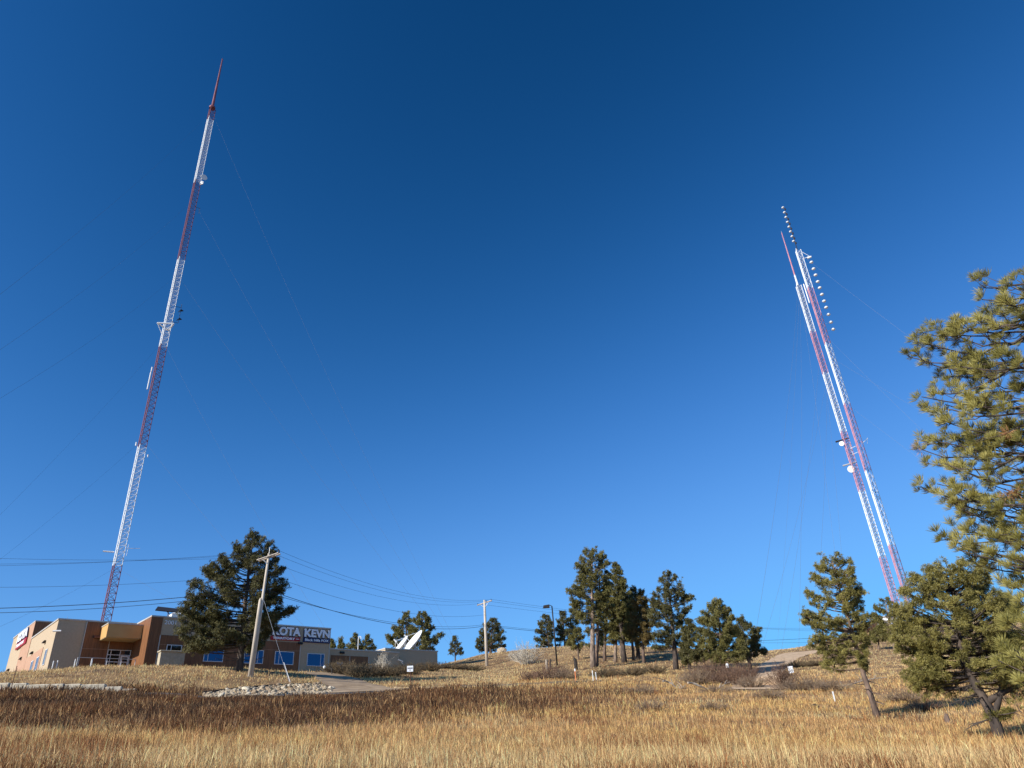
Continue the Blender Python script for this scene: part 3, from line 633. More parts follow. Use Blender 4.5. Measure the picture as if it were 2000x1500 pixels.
# twin towers on the right
rA = 190.; aA = math.radians(26.69); zbA = 21.3
ya = [(1719, 1088), (1678, 959), (1646, 843), (1608, 729), (1586, 648), (1559, 557)]; za = [zbA]+[tz(*p, rA) for p in ya]
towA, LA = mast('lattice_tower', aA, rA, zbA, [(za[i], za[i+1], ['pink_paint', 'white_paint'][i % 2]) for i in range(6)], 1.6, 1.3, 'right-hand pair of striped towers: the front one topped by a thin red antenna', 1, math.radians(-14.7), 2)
z1, z2 = tz(1553, 537, rA), tz(1528, 454, rA); antenna(towA, zbA, za[-1], z1, 'white_paint', .28, .2, 6); antenna(towA, zbA, z1, z2, 'pink_paint', .2, .1, 16)
rvA = np.array([math.cos(aA), -math.sin(aA), 0])
s = Segs()
for i in range(64):
    z = za[0]+(za[1]-za[0]+38)*i/64-zbA+4
    s.add(rvA*-.1+[0, 0, z], rvA*1.0+[0, 0, z], .035)
for o_ in (.05, .4): s.add(rvA*o_+[0, 0, 1], rvA*o_+[0, 0, za[-1]-zbA], .045)
s.build('feed_line', 'grey_feed', towA)
MB().tube([rvA*1.6+[0, 0, tz(1580, 592, rA)-zbA], rvA*1.6+[0, 0, tz(1566, 556, rA)-zbA]], .17, 8).build('panel_antenna', 'white_metal', towA)
drum(towA, zbA, tz(1646, 866, rA), -rvA[:2]*1.1, dirc(205, -.1), 1.3); drum(towA, zbA, tz(1664, 916, rA), -rvA[:2]*.7, dirc(205, -.15), 1.8); drum(towA, zbA, tz(1748, 1162, rA), rvA[:2]*2.2, dirc(230), 1.1)
for q, m in (((1642, 861), 'dark_metal'), ((1660, 907), 'galvanised')):
    z = tz(*q, rA)-zbA; c = -rvA*1.0; MB().tube([c-rvA*1.4+[0, 0, z], c+rvA*1.9+[0, 0, z+.3]], [.22, .14], 6).build('ice_shield', m, towA)
MB().tube([np.array([0, 0, z2-zbA]), np.array([0, 0, z2-zbA+.6])], .05, 5).build('lightning_rod', 'galvanised', towA)
rB = 200.; aB = math.radians(27.52); zbB = 22.
yb = [(1735, 1065), (1692, 919), (1653, 788), (1616, 670), (1582, 562), (1560, 487)]; zb_ = [zbB]+[tz(*p, rB) for p in yb]
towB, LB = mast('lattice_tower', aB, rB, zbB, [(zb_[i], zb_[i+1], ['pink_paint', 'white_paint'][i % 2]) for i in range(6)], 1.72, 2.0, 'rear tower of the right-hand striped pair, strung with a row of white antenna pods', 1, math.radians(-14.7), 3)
rvB = np.array([math.cos(aB), -math.sin(aB), 0]); zt_ = tz(1530, 405, rB); antenna(towB, zbB, zb_[-1], zt_, 'dark_metal', .12, .07)
def pod(parent, c, m='white_metal', R_=.42):
    mb = MB(); pr = [(0, -.9), (.6, -.75), (1, -.2), (.95, .2), (.5, .7), (0, .85)]; vs = []; fs = []; n = 10
    for q, h in pr:
        for k in range(n): a = 2*PI*k/n; vs.append((c[0]+R_*1.25*q*math.cos(a), c[1]+R_*1.25*q*math.sin(a), c[2]+R_*h))
    for i in range(len(pr)-1):
        for k in range(n): fs.append((i*n+k, i*n+(k+1) % n, (i+1)*n+(k+1) % n, (i+1)*n+k))
    mb.add(vs, fs); return mb.build('antenna_pod', m, parent, smooth=True)
for k in range(8):
    z = tz(1530+25*k*.93/7.4, 405+68*k/7.3, rB)-zbB; pod(towB, (-rvB[0]*.3, -rvB[1]*.3, z), R_=.36)
    MB().tube([(rvB[0]*.25, rvB[1]*.25, z-1.3), (rvB[0]*.25, rvB[1]*.25, z-.7)], .2, 6).build('antenna_bay', 'dark_metal', towB)
pods = [(1579, 514), (1583, 527), (1587, 539), (1591, 552), (1595, 564), (1599, 577), (1603, 590), (1608, 602), (1612, 616), (1617, 631), (1621, 645)]
for k, p in enumerate(pods):
    z = tz(*p, rB)-zbB; c = rvB*2.75; pod(towB, (c[0], c[1], z), R_=.46)
    MB().tube([rvB*.9+[0, 0, z], c+[0, 0, z]], .022, 4).build('pod_arm', 'galvanised', towB)
z = tz(1574, 500, rB)-zbB; mb = MB(); mb.tube([rvB*.8+[0, 0, z-.6], rvB*2.7+[0, 0, z-.6]], .08, 5); mb.tube([rvB*.8+[0, 0, z+2.3], rvB*2.7+[0, 0, z-.4]], .05, 5); mb.tube([rvB*2.0+[0, 0, z-.9], rvB*3.2+[0, 0, z-.9]], [.4, .3], 8); mb.build('side_antenna', 'white_metal', towB)
mb = MB(); 
for q, o_ in (((1672, 868), 1), ((1668, 872), -1), ((1666, 885), -1)): z = tz(*q, rB)-zbB; mb.tube([rvB*o_*.9+[0, 0, z], rvB*o_*2.6+[0, 0, z+(1 if o_ > 0 else -.4)]], .07, 5); mb.tube([rvB*o_*2.0+[0, 0, z-.5], rvB*o_*2.4+[0, 0, z+1.1]], .05, 5)
mb.build('side_antenna', 'white_metal', towB)
s = Segs(); s.add(rvB*.25+[0, 0, 1], rvB*.25+[0, 0, zb_[-1]-zbB-4], .07); s.add(rvB*.05+[0, 0, 1], rvB*.05+[0, 0, zb_[1]-zbB], .07)
for i in range(30): z = i*1.25+.5; s.add(rvB*.3+[0, 0, z], rvB*.75+[0, 0, z], .04)
s.build('feed_line', 'grey_feed', towB)
bA = (rA*math.sin(aA), rA*math.cos(aA)); bB = (rB*math.sin(aB), rB*math.cos(aB))
for z, px, py, dist in [(za[-1], 1503, 1040, 95), (za[-1]-2, 1530, 1040, 80), (za[-2]-8, 1556, 1200, 60), (za[-3]-2, 1530, 1200, 60)]: guy(towA, zbA, bA, z, anchor_thru(bA, z, px, py, dist), rad=.014)
for z, px, py in [(za[-1]-3, 1645, 1030), (za[-3], 1650, 1100)]: guy(towA, zbA, bA, z, tuple(gp(px+5, 150)), rad=.014)
for z, px, py, dist in [(zb_[-1]-1, 1790, 665, 90), (tz(1618, 650, rB), 1790, 825, 90), (tz(1630, 697, rB), 1850, 830, 90), (tz(1653, 788, rB), 1800, 905, 60)]: guy(towB, zbB, bB, z, anchor_thru(bB, z, px, py, dist), rad=.016, sag=.008)
for z, px in [(zb_[-1]-1, 1560), (tz(1616, 670, rB), 1590)]: guy(towB, zbB, bB, z, tuple(gp(px, 120)), rad=.014)
# equipment hut at the tower feet
p = at(1738, 1212, 178); t = tag(empty('equipment_hut', (p[0], p[1], p[2]-1.8), .4), 'small white equipment hut at the foot of the twin towers', 'hut')
MB().box(-2.2, 2.2, -1.5, 1.5, -2, 2.4).build('wall', 'white_metal', t); MB().box(-2.4, 2.4, -1.7, 1.7, 2.4, 2.6).build('roof', 'galvanised', t)
# ------------------------------------------------------------------ utility poles, wires, street lamp
def on_axis(base_px, top_px, r):
    b = at(*base_px, r); b[2] = h1(b[0], b[1]); tp = at(*top_px, r); return b, tp-b
b1, v1 = on_axis((492, 1313), (526, 1078), 62.); 
pole1 = tag(empty('utility_pole', tuple(b1)), 'nearest wooden utility pole, leaning beside the big pine in front of the building', 'utility pole', 'wooden utility poles along the road')
MB().tube([v1*.46*0-np.array([0, 0, .5]), v1*.5, v1*.985], [.13, .12, .10], 12).build('pole', 'pole_wood', pole1, smooth=True)
sd_ = np.array([-.12, -.08, 0]); MB().tube([sd_-[0, 0, .5], sd_+v1*.59, sd_+v1*.61], [.17, .14, .08], 12).build('stub_pole', 'pole_wood', pole1, smooth=True)
e0 = at(502, 1092, 62.)-b1; e1 = at(543.5, 1078, 62.)-b1; ax = e1-e0; ax[2] *= 1; dd = np.array([.10, .20, 0])
mid = (e0+e1)/2; ax = ax/np.linalg.norm(ax)
# a double crossarm that recedes along the line of sight
cdir = at(544, 1078, 61.55)-at(502, 1092, 62.45); cl = np.linalg.norm(cdir)/2; cdir /= cl*2
for s_ in (-1, 1):
    o_ = np.array([cdir[1], -cdir[0], 0])*.17*s_; c = v1*.955+o_
    MB().tube([c-cdir*cl, c+cdir*cl], .075, 4).build('crossarm', 'pole_wood', pole1)
    MB().tube([v1*.90+o_*.8, c-cdir*.55], .025, 4).build('brace', 'galvanised', pole1)
ins = []
for f_ in (-cl*.92, 0.3, cl*.95):
    c = v1*.955+cdir*f_; MB().tube([c+[0, 0, .07], c+[0, 0, .14], c+[0, 0, .22], c+[0, 0, .3]], [.03, .07, .07, .04], 8).build('insulator', 'dark_metal', pole1); ins.append(b1+c+[0, 0, .26])
MB().tube([v1*.97, v1*1.04], .02, 5).build('pole_pin', 'galvanised', pole1)
b2, v2 = on_axis((951, 1299), (946, 1172), 107.)
pole2 = tag(empty('utility_pole', tuple(b2)), 'distant pale utility pole with one crossarm on the grassy ridge', 'utility pole', 'wooden utility poles along the road')
MB().tube([-np.array([0, 0, .5]), v2*.5, v2], [.24, .2, .15], 10).build('pole', 'pole_wood', pole2, smooth=True)
cdir2 = at(958, 1171, 106.5)-at(934, 1179, 107.5); cdir2 /= np.linalg.norm(cdir2); ins2 = []
MB().tube([v2*.955-cdir2*1.25, v2*.955+cdir2*1.25], .085, 4).build('crossarm', 'pole_wood', pole2)
for f_ in (-1.15, .35, 1.15):
    c = v2*.955+cdir2*f_; MB().tube([c, c+[0, 0, .25]], .05, 6).build('insulator', 'dark_metal', pole2); ins2.append(b2+c+[0, 0, .2])
for s_ in (-1, 1): MB().tube([v2*.88, v2*.95+cdir2*.7*s_], .03, 4).build('brace', 'galvanised', pole2)
def wire(P, Q, sag, rad, label, name='power_line', cat='cable', grp='overhead wires of the pole line'):
    P = np.array(P); Q = np.array(Q); n = 30
    pts = [(P+(Q-P)*(i/n)-np.array([0, 0, 4*sag*(i/n)*(1-i/n)])-P) for i in range(n+1)]
    tag(MB().tube(pts, rad, 5, cap=False).build(name, 'cable', None, tuple(P)), label, cat, grp)
where = ['left', 'middle', 'right']
offL = [at(-260, 1080, 66.), at(-260, 1101, 66.), at(-260, 1108, 66.)]
for i in range(3):
    wire(ins[i], ins2[i], 1.5, .010, 'thin bare wire between the two poles, from the %s end of the crossarm' % ['left', 'middle', 'right'][i])
    wire(offL[i], ins[i], .35, .009, ['highest', 'second', 'third'][i]+' thin wire running left from the near pole over the building')
    wire(ins2[i], at(1640+30*i, 1226+4*i, 165), 1.2, .013, 'thin wire from the %s end of the far pole crossarm into the pines' % ['left', 'middle', 'right'][i])
c1 = b1+v1*.69; c2 = b2+v2*.60; n1_ = b1+v1*.66
wire(c1, c2, 1.5, .024, 'thick black cable sagging between the two poles'); wire(b1+v1*.665, b2+v2*.62, 1.25, .017, 'thinner cable hanging just beside the thick black one between the poles')
wire(at(-260, 1190, 66), c1, .5, .024, 'thick black cable crossing left in front of the tower foot'); wire(at(-260, 1197, 66), b1+v1*.665, .6, .018, 'lower black cable crossing left just above the building roof')
wire(at(-260, 1143, 66), b1+v1*.81, .5, .010, 'faint single wire below the three thin ones at the left'); wire(b1+v1*.81, b2+v2*.77, 1.4, .012, 'faint single wire between the poles, below the crossarm wires')
wire(c2, at(1660, 1240, 165), 1.6, .027, 'thick cable running right from the far pole behind the pines'); wire(b2+v2*.62, at(1660, 1252, 165), 1.2, .018, 'lower cable running right from the far pole behind the pines')
# stay wire of the near pole with its pale guard
g1 = at(568, 1320, 60.); g1[2] = h1(g1[0], g1[1]); tp = b1+v1*.62
t = tag(empty('guy_stay', tuple(g1)), 'guy wire of the near pole with a pale plastic guard, right of the pole', 'guy wire')
MB().tube([(0, 0, -.2), tuple(tp-g1)], .012, 5).build('wire', 'guy', t); MB().tube([(0, 0, 0), tuple((tp-g1)*.22)], .022, 8).build('guard', 'white_metal', t)
b3, v3 = on_axis((1088, 1296), (1078, 1184), 94.)
t = tag(empty('street_lamp', tuple(b3)), 'dark single-arm street lamp leaning slightly on the ridge', 'street lamp')
MB().tube([-np.array([0, 0, .4]), v3], [.11, .075], 8).build('pole', 'dark_metal', t, smooth=True)
hd = np.array([-1, -.1, 0]); MB().tube([v3, v3+[-.2, 0, .12], v3+hd*.5+[0, 0, .1]], .045, 6).build('arm', 'dark_metal', t)
c = v3+hd*.62; MB().add([c+np.array(q) for q in [(-.55, -.28, -.16), (.3, -.28, -.18), (.3, .28, -.18), (-.55, .28, -.16), (-.48, -.24, .12), (.3, -.24, .2), (.3, .24, .2), (-.48, .24, .12)]], [(3, 2, 1, 0), (4, 5, 6, 7), (0, 1, 5, 4), (1, 2, 6, 5), (2, 3, 7, 6), (3, 0, 4, 7)]).build('lamp_head', 'dark_metal', t)
# far pole behind the leaning pine
b4 = gp(1612, 118); t = tag(empty('utility_pole', tuple(b4)), 'thin pole standing behind the left side of the leaning pine', 'utility pole', 'wooden utility poles along the road')
MB().tube([(0, 0, -.3), (.45, 0, 5.3)], [.13, .10], 8).build('pole', 'dark_bark', t)
# ------------------------------------------------------------------ pines
def needles(C, A, size, n, w, sp=.75):
    """brush-like tufts: n slim needle blades per tuft C, fanning round the axis A"""
    K = len(C); C = np.repeat(C, n, 0); A_n = np.repeat(A, n, 0); sz = np.repeat(size, n)
    d = rng.normal(0, 1, (K*n, 3)); d /= np.linalg.norm(d, axis=1, keepdims=True); d = A_n*(1-sp)+d*sp+[0, 0, .12]; d /= np.linalg.norm(d, axis=1, keepdims=True)
    sd = np.cross(d, rng.normal(0, 1, (K*n, 3))); sd /= np.linalg.norm(sd, axis=1, keepdims=True)+1e-9
    L = (sz*rng.uniform(.65, 1.1, K*n))[:, None]; ww = (sz*w)[:, None]
    V = np.empty((K*n, 4, 3)); V[:, 0] = C+d*L*.08; V[:, 1] = C+d*L*.6+sd*ww*.5; V[:, 2] = C+d*L; V[:, 3] = C+d*L*.6-sd*ww*.5
    return V.reshape(-1, 3), np.arange(K*n*4).reshape(-1, 4)
def pine(px, py, r, top, prof, label, name='pine_tree', trunk=.2, N=700, ts=.34, nn=14, w=.2, nm='needles_mid', bm='bark', t0=.25, nb=70, axis=None, bare=0, clump=.5, group='ponderosa pines on the hillside', dead=0, gz=None, up_=.25, xr=None, forks=None, sprigs=None):
    """a pine standing at photo column px, range r; top and prof=(y, left, right) give its outline in photo pixels"""
    ts = ts*.6; N = int(N*1.75); nn = int(nn*1.25); w = w*1.15; forks = forks or []; sprigs = sprigs or []
    b = at(px, py, r); gzv = h1(b[0], b[1]) if gz is None else gz
    t = tag(empty(name, (b[0], b[1], gzv)), label, 'pine tree', group)
    m = mpp(b); pts = [(px, py)]+(axis or [])+[top]
    az = math.atan2(b[0], b[1]); er = np.array([math.cos(az), -math.sin(az), 0]); ed = np.array([math.sin(az), math.cos(az), 0])
    def w3(x, y, dr=0):   # point on the upright plane through the trunk foot
        d = ray(x, y); n = ed; return d*((np.dot(b, n)+dr)/np.dot(d, n))-np.array([b[0], b[1], gzv])
    AX = [np.zeros(3)]+[w3(*q) for q in pts[1:]]; AX = np.array(AX); zz_ = AX[:, 2]; Ht = zz_[-1]
    def ax(z): return np.array([np.interp(z, zz_, AX[:, 0]), np.interp(z, zz_, AX[:, 1]), z])
    pr = []
    for y, xl, xr_ in prof:
        # photo row y -> height on the axis
        lo, hi = 0., Ht
        for _ in range(18):
            md = (lo+hi)/2; q = proj(ax(md)+[b[0], b[1], gzv]); 
            if q[1] > y: lo = md
            else: hi = md
        q = proj(ax(lo)+[b[0], b[1], gzv]); pr.append((lo, max(.1, (q[0]-xl)*m*1.03-ts*.45), max(.1, (xr_-q[0])*m*1.03-ts*.45)))
    pr.sort(); pz = [q[0] for q in pr]; pl = [q[1] for q in pr]; prr = [q[2] for q in pr]
    zlo = pz[0]; tt = [ax(z) for z in np.linspace(0, Ht*.95, 9)]; wob = rng.normal(0, trunk*.12, (9, 2)); wob[0] = 0
    tt = [q+np.array([wob[i, 0], wob[i, 1], 0]) for i, q in enumerate(tt)]; tt[0] = tt[0]-[0, 0, .4]
    rad = [trunk*1.18]+[max(.03, trunk*(1-.88*i/8)) for i in range(1, 9)]
    tr = MB().tube(tt, rad, 9).build('trunk', bm, t, smooth=True)
    def tp(z): f = z/(Ht*.95)*8; i = int(min(7, max(0, f))); return (tt[i]+(tt[i+1]-tt[i])*(f-i)) if i else ax(z)
    S_ = Segs(); C = []; A = []; Ln = []; tot = 0; specs = []
    zs_ = zlo+(Ht*.985-zlo)*(np.arange(nb)+rng.uniform(0, 1, nb))/nb
    for k, z in enumerate(zs_):
        ph = rng.uniform(0, 2*PI); c = math.cos(ph)
        Lh = np.interp(z, pz, prr) if c > 0 else np.interp(z, pz, pl); D = (np.interp(z, pz, pl)+np.interp(z, pz, prr))/2*.85
        L = math.hypot(Lh*c, D*math.sin(ph))*rng.uniform(.5, 1.0)
        specs.append((z, ph, L, 0)); tot += L
    # make sure the outline itself is reached on both sides
    for z, l, r_ in pr:
        for c, L in ((1, r_), (-1, l)): 
            for q in range(2): specs.append((z+rng.uniform(-.03, .03)*Ht, (0 if c > 0 else PI)+rng.uniform(-.3, .3), L*rng.uniform(.93, 1.0), 0)); tot += L
    for k in range(bare): specs.append((zlo*rng.uniform(.35, 1.05), rng.uniform(0, 2*PI), rng.uniform(.5, 1.)*np.interp(zlo, pz, pl)*.6, 1))
    for z, ph, L, dd_ in specs:
        f = (z-zlo)/(Ht-zlo+1e-6); d = er*math.cos(ph)+ed*math.sin(ph)
        s0 = (-.05+.95*f**1.1+rng.normal(0, .12))+(.0 if not dd_ else -.2); z0 = min(max(z-s0*L*.75, Ht*.06), Ht*.95) if not dd_ else z
        P0 = tp(z0); L2 = L; cur = rng.uniform(.0, .35) if not dd_ else rng.uniform(-.9, .5); bp = []; side = np.cross(d, [0, 0, 1.]); sw = rng.normal(0, .12)
        for i in range(6):
            s = i/5; bp.append(P0+d*L2*s+side*sw*L2*s*s+np.array([0, 0, (z-z0)*s*(1-.25*(1-s))+cur*L2*s*s*.35-.05*L2*math.sin(PI*s)]))
        r0 = min(trunk*.26, .012+L*.012); S_.line(bp, [r0*(1-.8*i/5)+.004 for i in range(6)])
        if dd_:
            for q in range(7): i = rng.integers(2, 6); dq = rng.normal(0, 1, 3); dq[2] -= .5; S_.add(bp[i], bp[i]+dq*L*.14, .009, .003)
            continue
        nt_w = max(2, int(N*L/tot/3)); 
        for q in range(nt_w):
            s = 1-(1-rng.uniform(0, 1))**(1.0)*(1-clump*.5)*.95 if q else 1.0
            s = .3+.7*math.sqrt(rng.uniform(0, 1)) if q else 1.; s = max(s, rng.uniform(.3, .6) if L < 1 else 0)
            x_ = s*5; i = min(4, int(x_)); p = bp[i]+(bp[i+1]-bp[i])*(x_-i)
            dv = d*rng.uniform(.2, 1)+side*rng.choice([-1, 1])*rng.uniform(.2, 1)*(1 if q else .1)+np.array([0, 0, rng.uniform(-.1, .8)*up_*2]); dv /= np.linalg.norm(dv)
            tl = min(L*.34, 1.3)*(1.15-s*.6)*rng.uniform(.35, 1.) if q else .05
            e = p+dv*tl; S_.add(p, e, max(.006, r0*.25), .004)
            C.append(e); A.append(dv)
            for _ in range(rng.integers(1, 4)): C.append(e+rng.normal(0, ts*.55, 3)-dv*ts*.4); A.append(dv)
    for fk in forks:
        fp = [w3(x_, y_, dr_) for x_, y_, dr_ in fk]; tr2 = MB().tube(fp, [trunk*.62*(1-.8*i/(len(fp)-1)) for i in range(len(fp))], 8).build('fork', bm, t, smooth=True)
        for q in range(90):
            f_ = rng.uniform(.35, 1)*(len(fp)-1); i = min(len(fp)-2, int(f_)); p = fp[i]+(fp[i+1]-fp[i])*(f_-i); dv = rng.normal(0, 1, 3)+[0, 0, .5]; dv /= np.linalg.norm(dv); e = p+dv*rng.uniform(.15, .55); S_.add(p, e, .008, .004)
            for _ in range(2): C.append(e+rng.normal(0, ts*.6, 3)); A.append(dv)
    for x_, y_, rr2 in sprigs:
        p = w3(x_, y_); 
        for q in range(34): dv = rng.normal(0, 1, 3); dv[2] = abs(dv[2])*.6; dv /= np.linalg.norm(dv); e = p+dv*rr2*rng.uniform(.3, 1); S_.add(p, e, .008, .004); C.append(e); A.append(dv)
    for _ in range(3): C.append(tt[-1]+rng.normal(0, .1, 3)); A.append(np.array([0, 0, 1.]))
    S_.build('branches', bm if bm != 'pale_bark' else 'pale_bark', t)
    C = np.array(C); A = np.array(A)
    if xr is not None: k = C@er < xr; C = C[k]; A = A[k]
    sz = ts*rng.uniform(.7, 1.15, len(C)); V, Q = needles(C, A, sz, nn, w)
    mesh_np('crown', V, Q, nm, t)
    if dead:
        k = rng.integers(0, len(C), dead); V, Q = needles(C[k]+[0, 0, -.1], A[k], sz[k]*.8, nn, w); mesh_np('dead_needles', V, Q, 'dead_needles', t)
    return t
P = pine
# the big pine in front of the building
P(468, 1308, 66, (494, 1036), [(1044, 486, 506), (1068, 455, 540), (1095, 432, 541), (1115, 404, 556), (1150, 379, 556), (1176, 378, 546), (1190, 366, 562), (1200, 364, 565), (1225, 362, 540), (1245, 360, 518), (1262, 366, 510), (1276, 375, 500)],
  'large dense dark pine in front of the building, beside the near utility pole', trunk=.30, N=4300, ts=.44, nn=20, w=.13, nm='needles_dark', bm='dark_bark', nb=150, bare=8)
# behind the building
for px, py, r, top, hw, lb in [(650, 1300, 118, (648, 1248), 8, 'small pine top just right of the channel signs, over the lower roof'), (667, 1300, 120, (665, 1246), 10, 'second small pine top from the signs over the lower roof'), (694, 1300, 116, (694, 1237), 16, 'tallest of the small pines over the lower roof'), (718, 1300, 116, (717, 1240), 16, 'small pine beside the thin gooseneck mast over the roof')]:
    P(px, py, r, top, [(top[1]+4, top[0]-3, top[0]+3), (top[1]+14, px-hw*.6, px+hw*.6), (top[1]+26, px-hw, px+hw), (top[1]+40, px-hw, px+hw)], lb, trunk=.15, N=338, ts=.5, nn=10, w=.2, nm='needles_mid', nb=34, gz=10.8)
P(794, 1300, 112, (794, 1194), [(1199, 788, 800), (1210, 778, 804), (1228, 768, 806), (1245, 757, 806), (1262, 754, 806)], 'tall pine behind the smaller satellite dish', trunk=.24, N=806, ts=.5, nn=12, w=.19, nm='needles_mid', nb=60, gz=11.2)
P(827, 1300, 110, (825, 1194), [(1199, 817, 833), (1212, 806, 841), (1228, 800, 847), (1243, 803, 862), (1256, 802, 856), (1270, 806, 850)], 'dark spreading pine behind the larger satellite dish', trunk=.26, N=1040, ts=.52, nn=12, w=.19, nm='needles_mid', nb=70, gz=11.2)
P(889, 1288, 132, (888, 1242), [(1247, 884, 892), (1258, 879, 899), (1270, 876, 903), (1278, 875, 906)], 'small lone cone-shaped pine on the skyline right of the building', trunk=.14, N=338, ts=.42, nn=12, w=.2, nm='needles_dark', nb=40)
P(958, 1278, 132, (962, 1207), [(1211, 956, 969), (1220, 945, 977), (1234, 937, 985), (1250, 931, 986), (1264, 930, 987), (1270, 936, 982)], 'round dense pine on the ridge behind the distant utility pole', trunk=.26, N=1170, ts=.5, nn=12, w=.19, nm='needles_dark', nb=80)
P(1073, 1274, 132, (1066, 1200), [(1205, 1059, 1073), (1218, 1051, 1080), (1232, 1046, 1082), (1248, 1045, 1082), (1262, 1048, 1080)], 'pine on the ridge crossed by the street lamp pole', trunk=.22, N=832, ts=.5, nn=12, w=.19, nm='needles_dark', nb=70)
P(1104, 1271, 134, (1098, 1193), [(1198, 1093, 1104), (1212, 1087, 1110), (1230, 1084, 1116), (1250, 1084, 1118), (1260, 1086, 1114)], 'dark pine on the ridge just right of the street lamp', trunk=.22, N=832, ts=.5, nn=12, w=.19, nm='needles_dark', nb=70)
P(1122, 1269, 136, (1118, 1187), [(1192, 1112, 1124), (1208, 1108, 1130), (1230, 1106, 1134), (1250, 1108, 1134)], 'slim pine between the street lamp and the tallest pine', trunk=.2, N=598, ts=.5, nn=12, w=.19, nm='needles_mid', nb=50)
# the tall clump in the middle
P(1158, 1303, 88, (1155, 1069), [(1074, 1142, 1168), (1086, 1129, 1186), (1105, 1122, 1191), (1130, 1124, 1195), (1147, 1119, 1194), (1157, 1107, 1194), (1172, 1112, 1188), (1186, 1118, 1186), (1200, 1122, 1182), (1218, 1128, 1176)], 'tallest pine of the middle clump, with a long bare pale trunk', trunk=.34, N=2250, ts=.44, nn=15, w=.16, nm='needles_mid', bm='pale_bark', nb=110, bare=26)
P(1164, 1302, 89, (1172, 1110), [(1120, 1160, 1188), (1150, 1150, 1200), (1185, 1148, 1200), (1230, 1146, 1190), (1262, 1140, 1180)], 'pine touching the right side of the tallest pale trunk', trunk=.26, N=840, ts=.42, nn=12, w=.18, nm='needles_mid', nb=55, bare=20)
P(1219, 1291, 95, (1203, 1097), [(1102, 1196, 1210), (1118, 1188, 1217), (1140, 1180, 1224), (1165, 1178, 1232), (1195, 1180, 1240), (1225, 1182, 1246), (1250, 1190, 1240)], 'dense dark pine making the second peak of the middle clump', trunk=.34, N=2250, ts=.46, nn=14, w=.17, nm='needles_mid', bm='dark_bark', nb=110, bare=8)
P(1246, 1288, 98, (1237, 1146), [(1150, 1231, 1243), (1170, 1222, 1250), (1195, 1216, 1258), (1225, 1216, 1264), (1250, 1222, 1266)], 'dark pine forming the right shoulder of the middle clump', trunk=.28, N=1350, ts=.46, nn=13, w=.18, nm='needles_dark', bm='dark_bark', nb=80, bare=8)
P(1257, 1296, 92, (1253, 1152), [(1156, 1247, 1259), (1172, 1238, 1266), (1196, 1232, 1274), (1222, 1230, 1276), (1250, 1238, 1276), (1262, 1242, 1268)], 'brownish olive pine at the right end of the middle clump', trunk=.2, N=1350, ts=.44, nn=13, w=.18, nm='needles_brown', nb=80)
P(1180, 1289, 97, (1186, 1130), [(1140, 1178, 1196), (1180, 1168, 1206), (1230, 1164, 1204), (1258, 1168, 1200)], 'slim pine second from the tallest trunk in the clump', trunk=.22, N=690, ts=.44, nn=12, w=.18, nm='needles_mid', nb=50, bare=12)
P(1201, 1291, 96, (1208, 1150), [(1160, 1200, 1216), (1190, 1192, 1224), (1230, 1190, 1226), (1256, 1192, 1222)], 'pine with a short pale sunlit trunk inside the middle clump', trunk=.24, N=690, ts=.44, nn=12, w=.18, nm='needles_mid', bm='pale_bark', nb=50)
P(1212, 1284, 103, (1216, 1140), [(1150, 1208, 1224), (1190, 1200, 1234), (1240, 1198, 1236)], 'thin-trunked pine at the back of the middle clump', trunk=.18, N=630, ts=.44, nn=12, w=.18, nm='needles_mid', bm='pale_bark', nb=50)
P(1238, 1291, 96, (1226, 1160), [(1170, 1216, 1236), (1200, 1210, 1244), (1240, 1214, 1246)], 'leaning thin dark-trunked pine in the right half of the middle clump', trunk=.2, N=630, ts=.44, nn=12, w=.18, nm='needles_dark', bm='dark_bark', nb=50)
P(1130, 1290, 100, (1128, 1225), [(1230, 1120, 1136), (1244, 1112, 1142), (1258, 1108, 1142), (1270, 1110, 1136)], 'low ragged young pine under the left side of the tallest pine', trunk=.12, N=450, ts=.42, nn=12, w=.18, nm='needles_mid', nb=40)
# right of the clump
P(1320, 1309, 82, (1303, 1116), [(1121, 1296, 1310), (1132, 1288, 1324), (1146, 1284, 1334), (1156, 1276, 1338), (1168, 1270, 1344), (1178, 1272, 1354), (1192, 1268, 1350), (1207, 1268, 1344), (1222, 1274, 1334), (1240, 1278, 1330), (1256, 1274, 1330), (1266, 1276, 1326)], 'tall open pine with a dark straight trunk, right of the middle clump', trunk=.3, N=1725, ts=.42, nn=14, w=.17, nm='needles_dark', bm='dark_bark', nb=90, bare=5)
P(1347, 1313, 80, (1347, 1209), [(1214, 1340, 1354), (1226, 1332, 1360), (1245, 1334, 1366), (1262, 1330, 1374), (1280, 1328, 1382), (1294, 1332, 1380)], 'small nearly black bushy pine between two taller pines', trunk=.16, N=1200, ts=.4, nn=14, w=.17, nm='needles_dark', bm='dark_bark', nb=70)
P(1412, 1309, 78, (1400, 1170), [(1175, 1392, 1408), (1184, 1383, 1416), (1197, 1372, 1428), (1212, 1366, 1434), (1228, 1363, 1440), (1245, 1365, 1442), (1262, 1372, 1450), (1280, 1380, 1452), (1296, 1390, 1452)], 'broad full green pine left of the dirt track', trunk=.26, N=2250, ts=.42, nn=15, w=.16, nm='needles_mid', nb=120)
P(1465, 1300, 84, (1444, 1205), [(1210, 1439, 1452), (1224, 1436, 1466), (1236, 1437, 1482), (1250, 1440, 1484), (1266, 1444, 1484), (1277, 1448, 1496), (1286, 1452, 1488)], 'dark pine leaning left beside the broad green pine', trunk=.2, N=1200, ts=.4, nn=14, w=.17, nm='needles_dark', bm='dark_bark', nb=70)
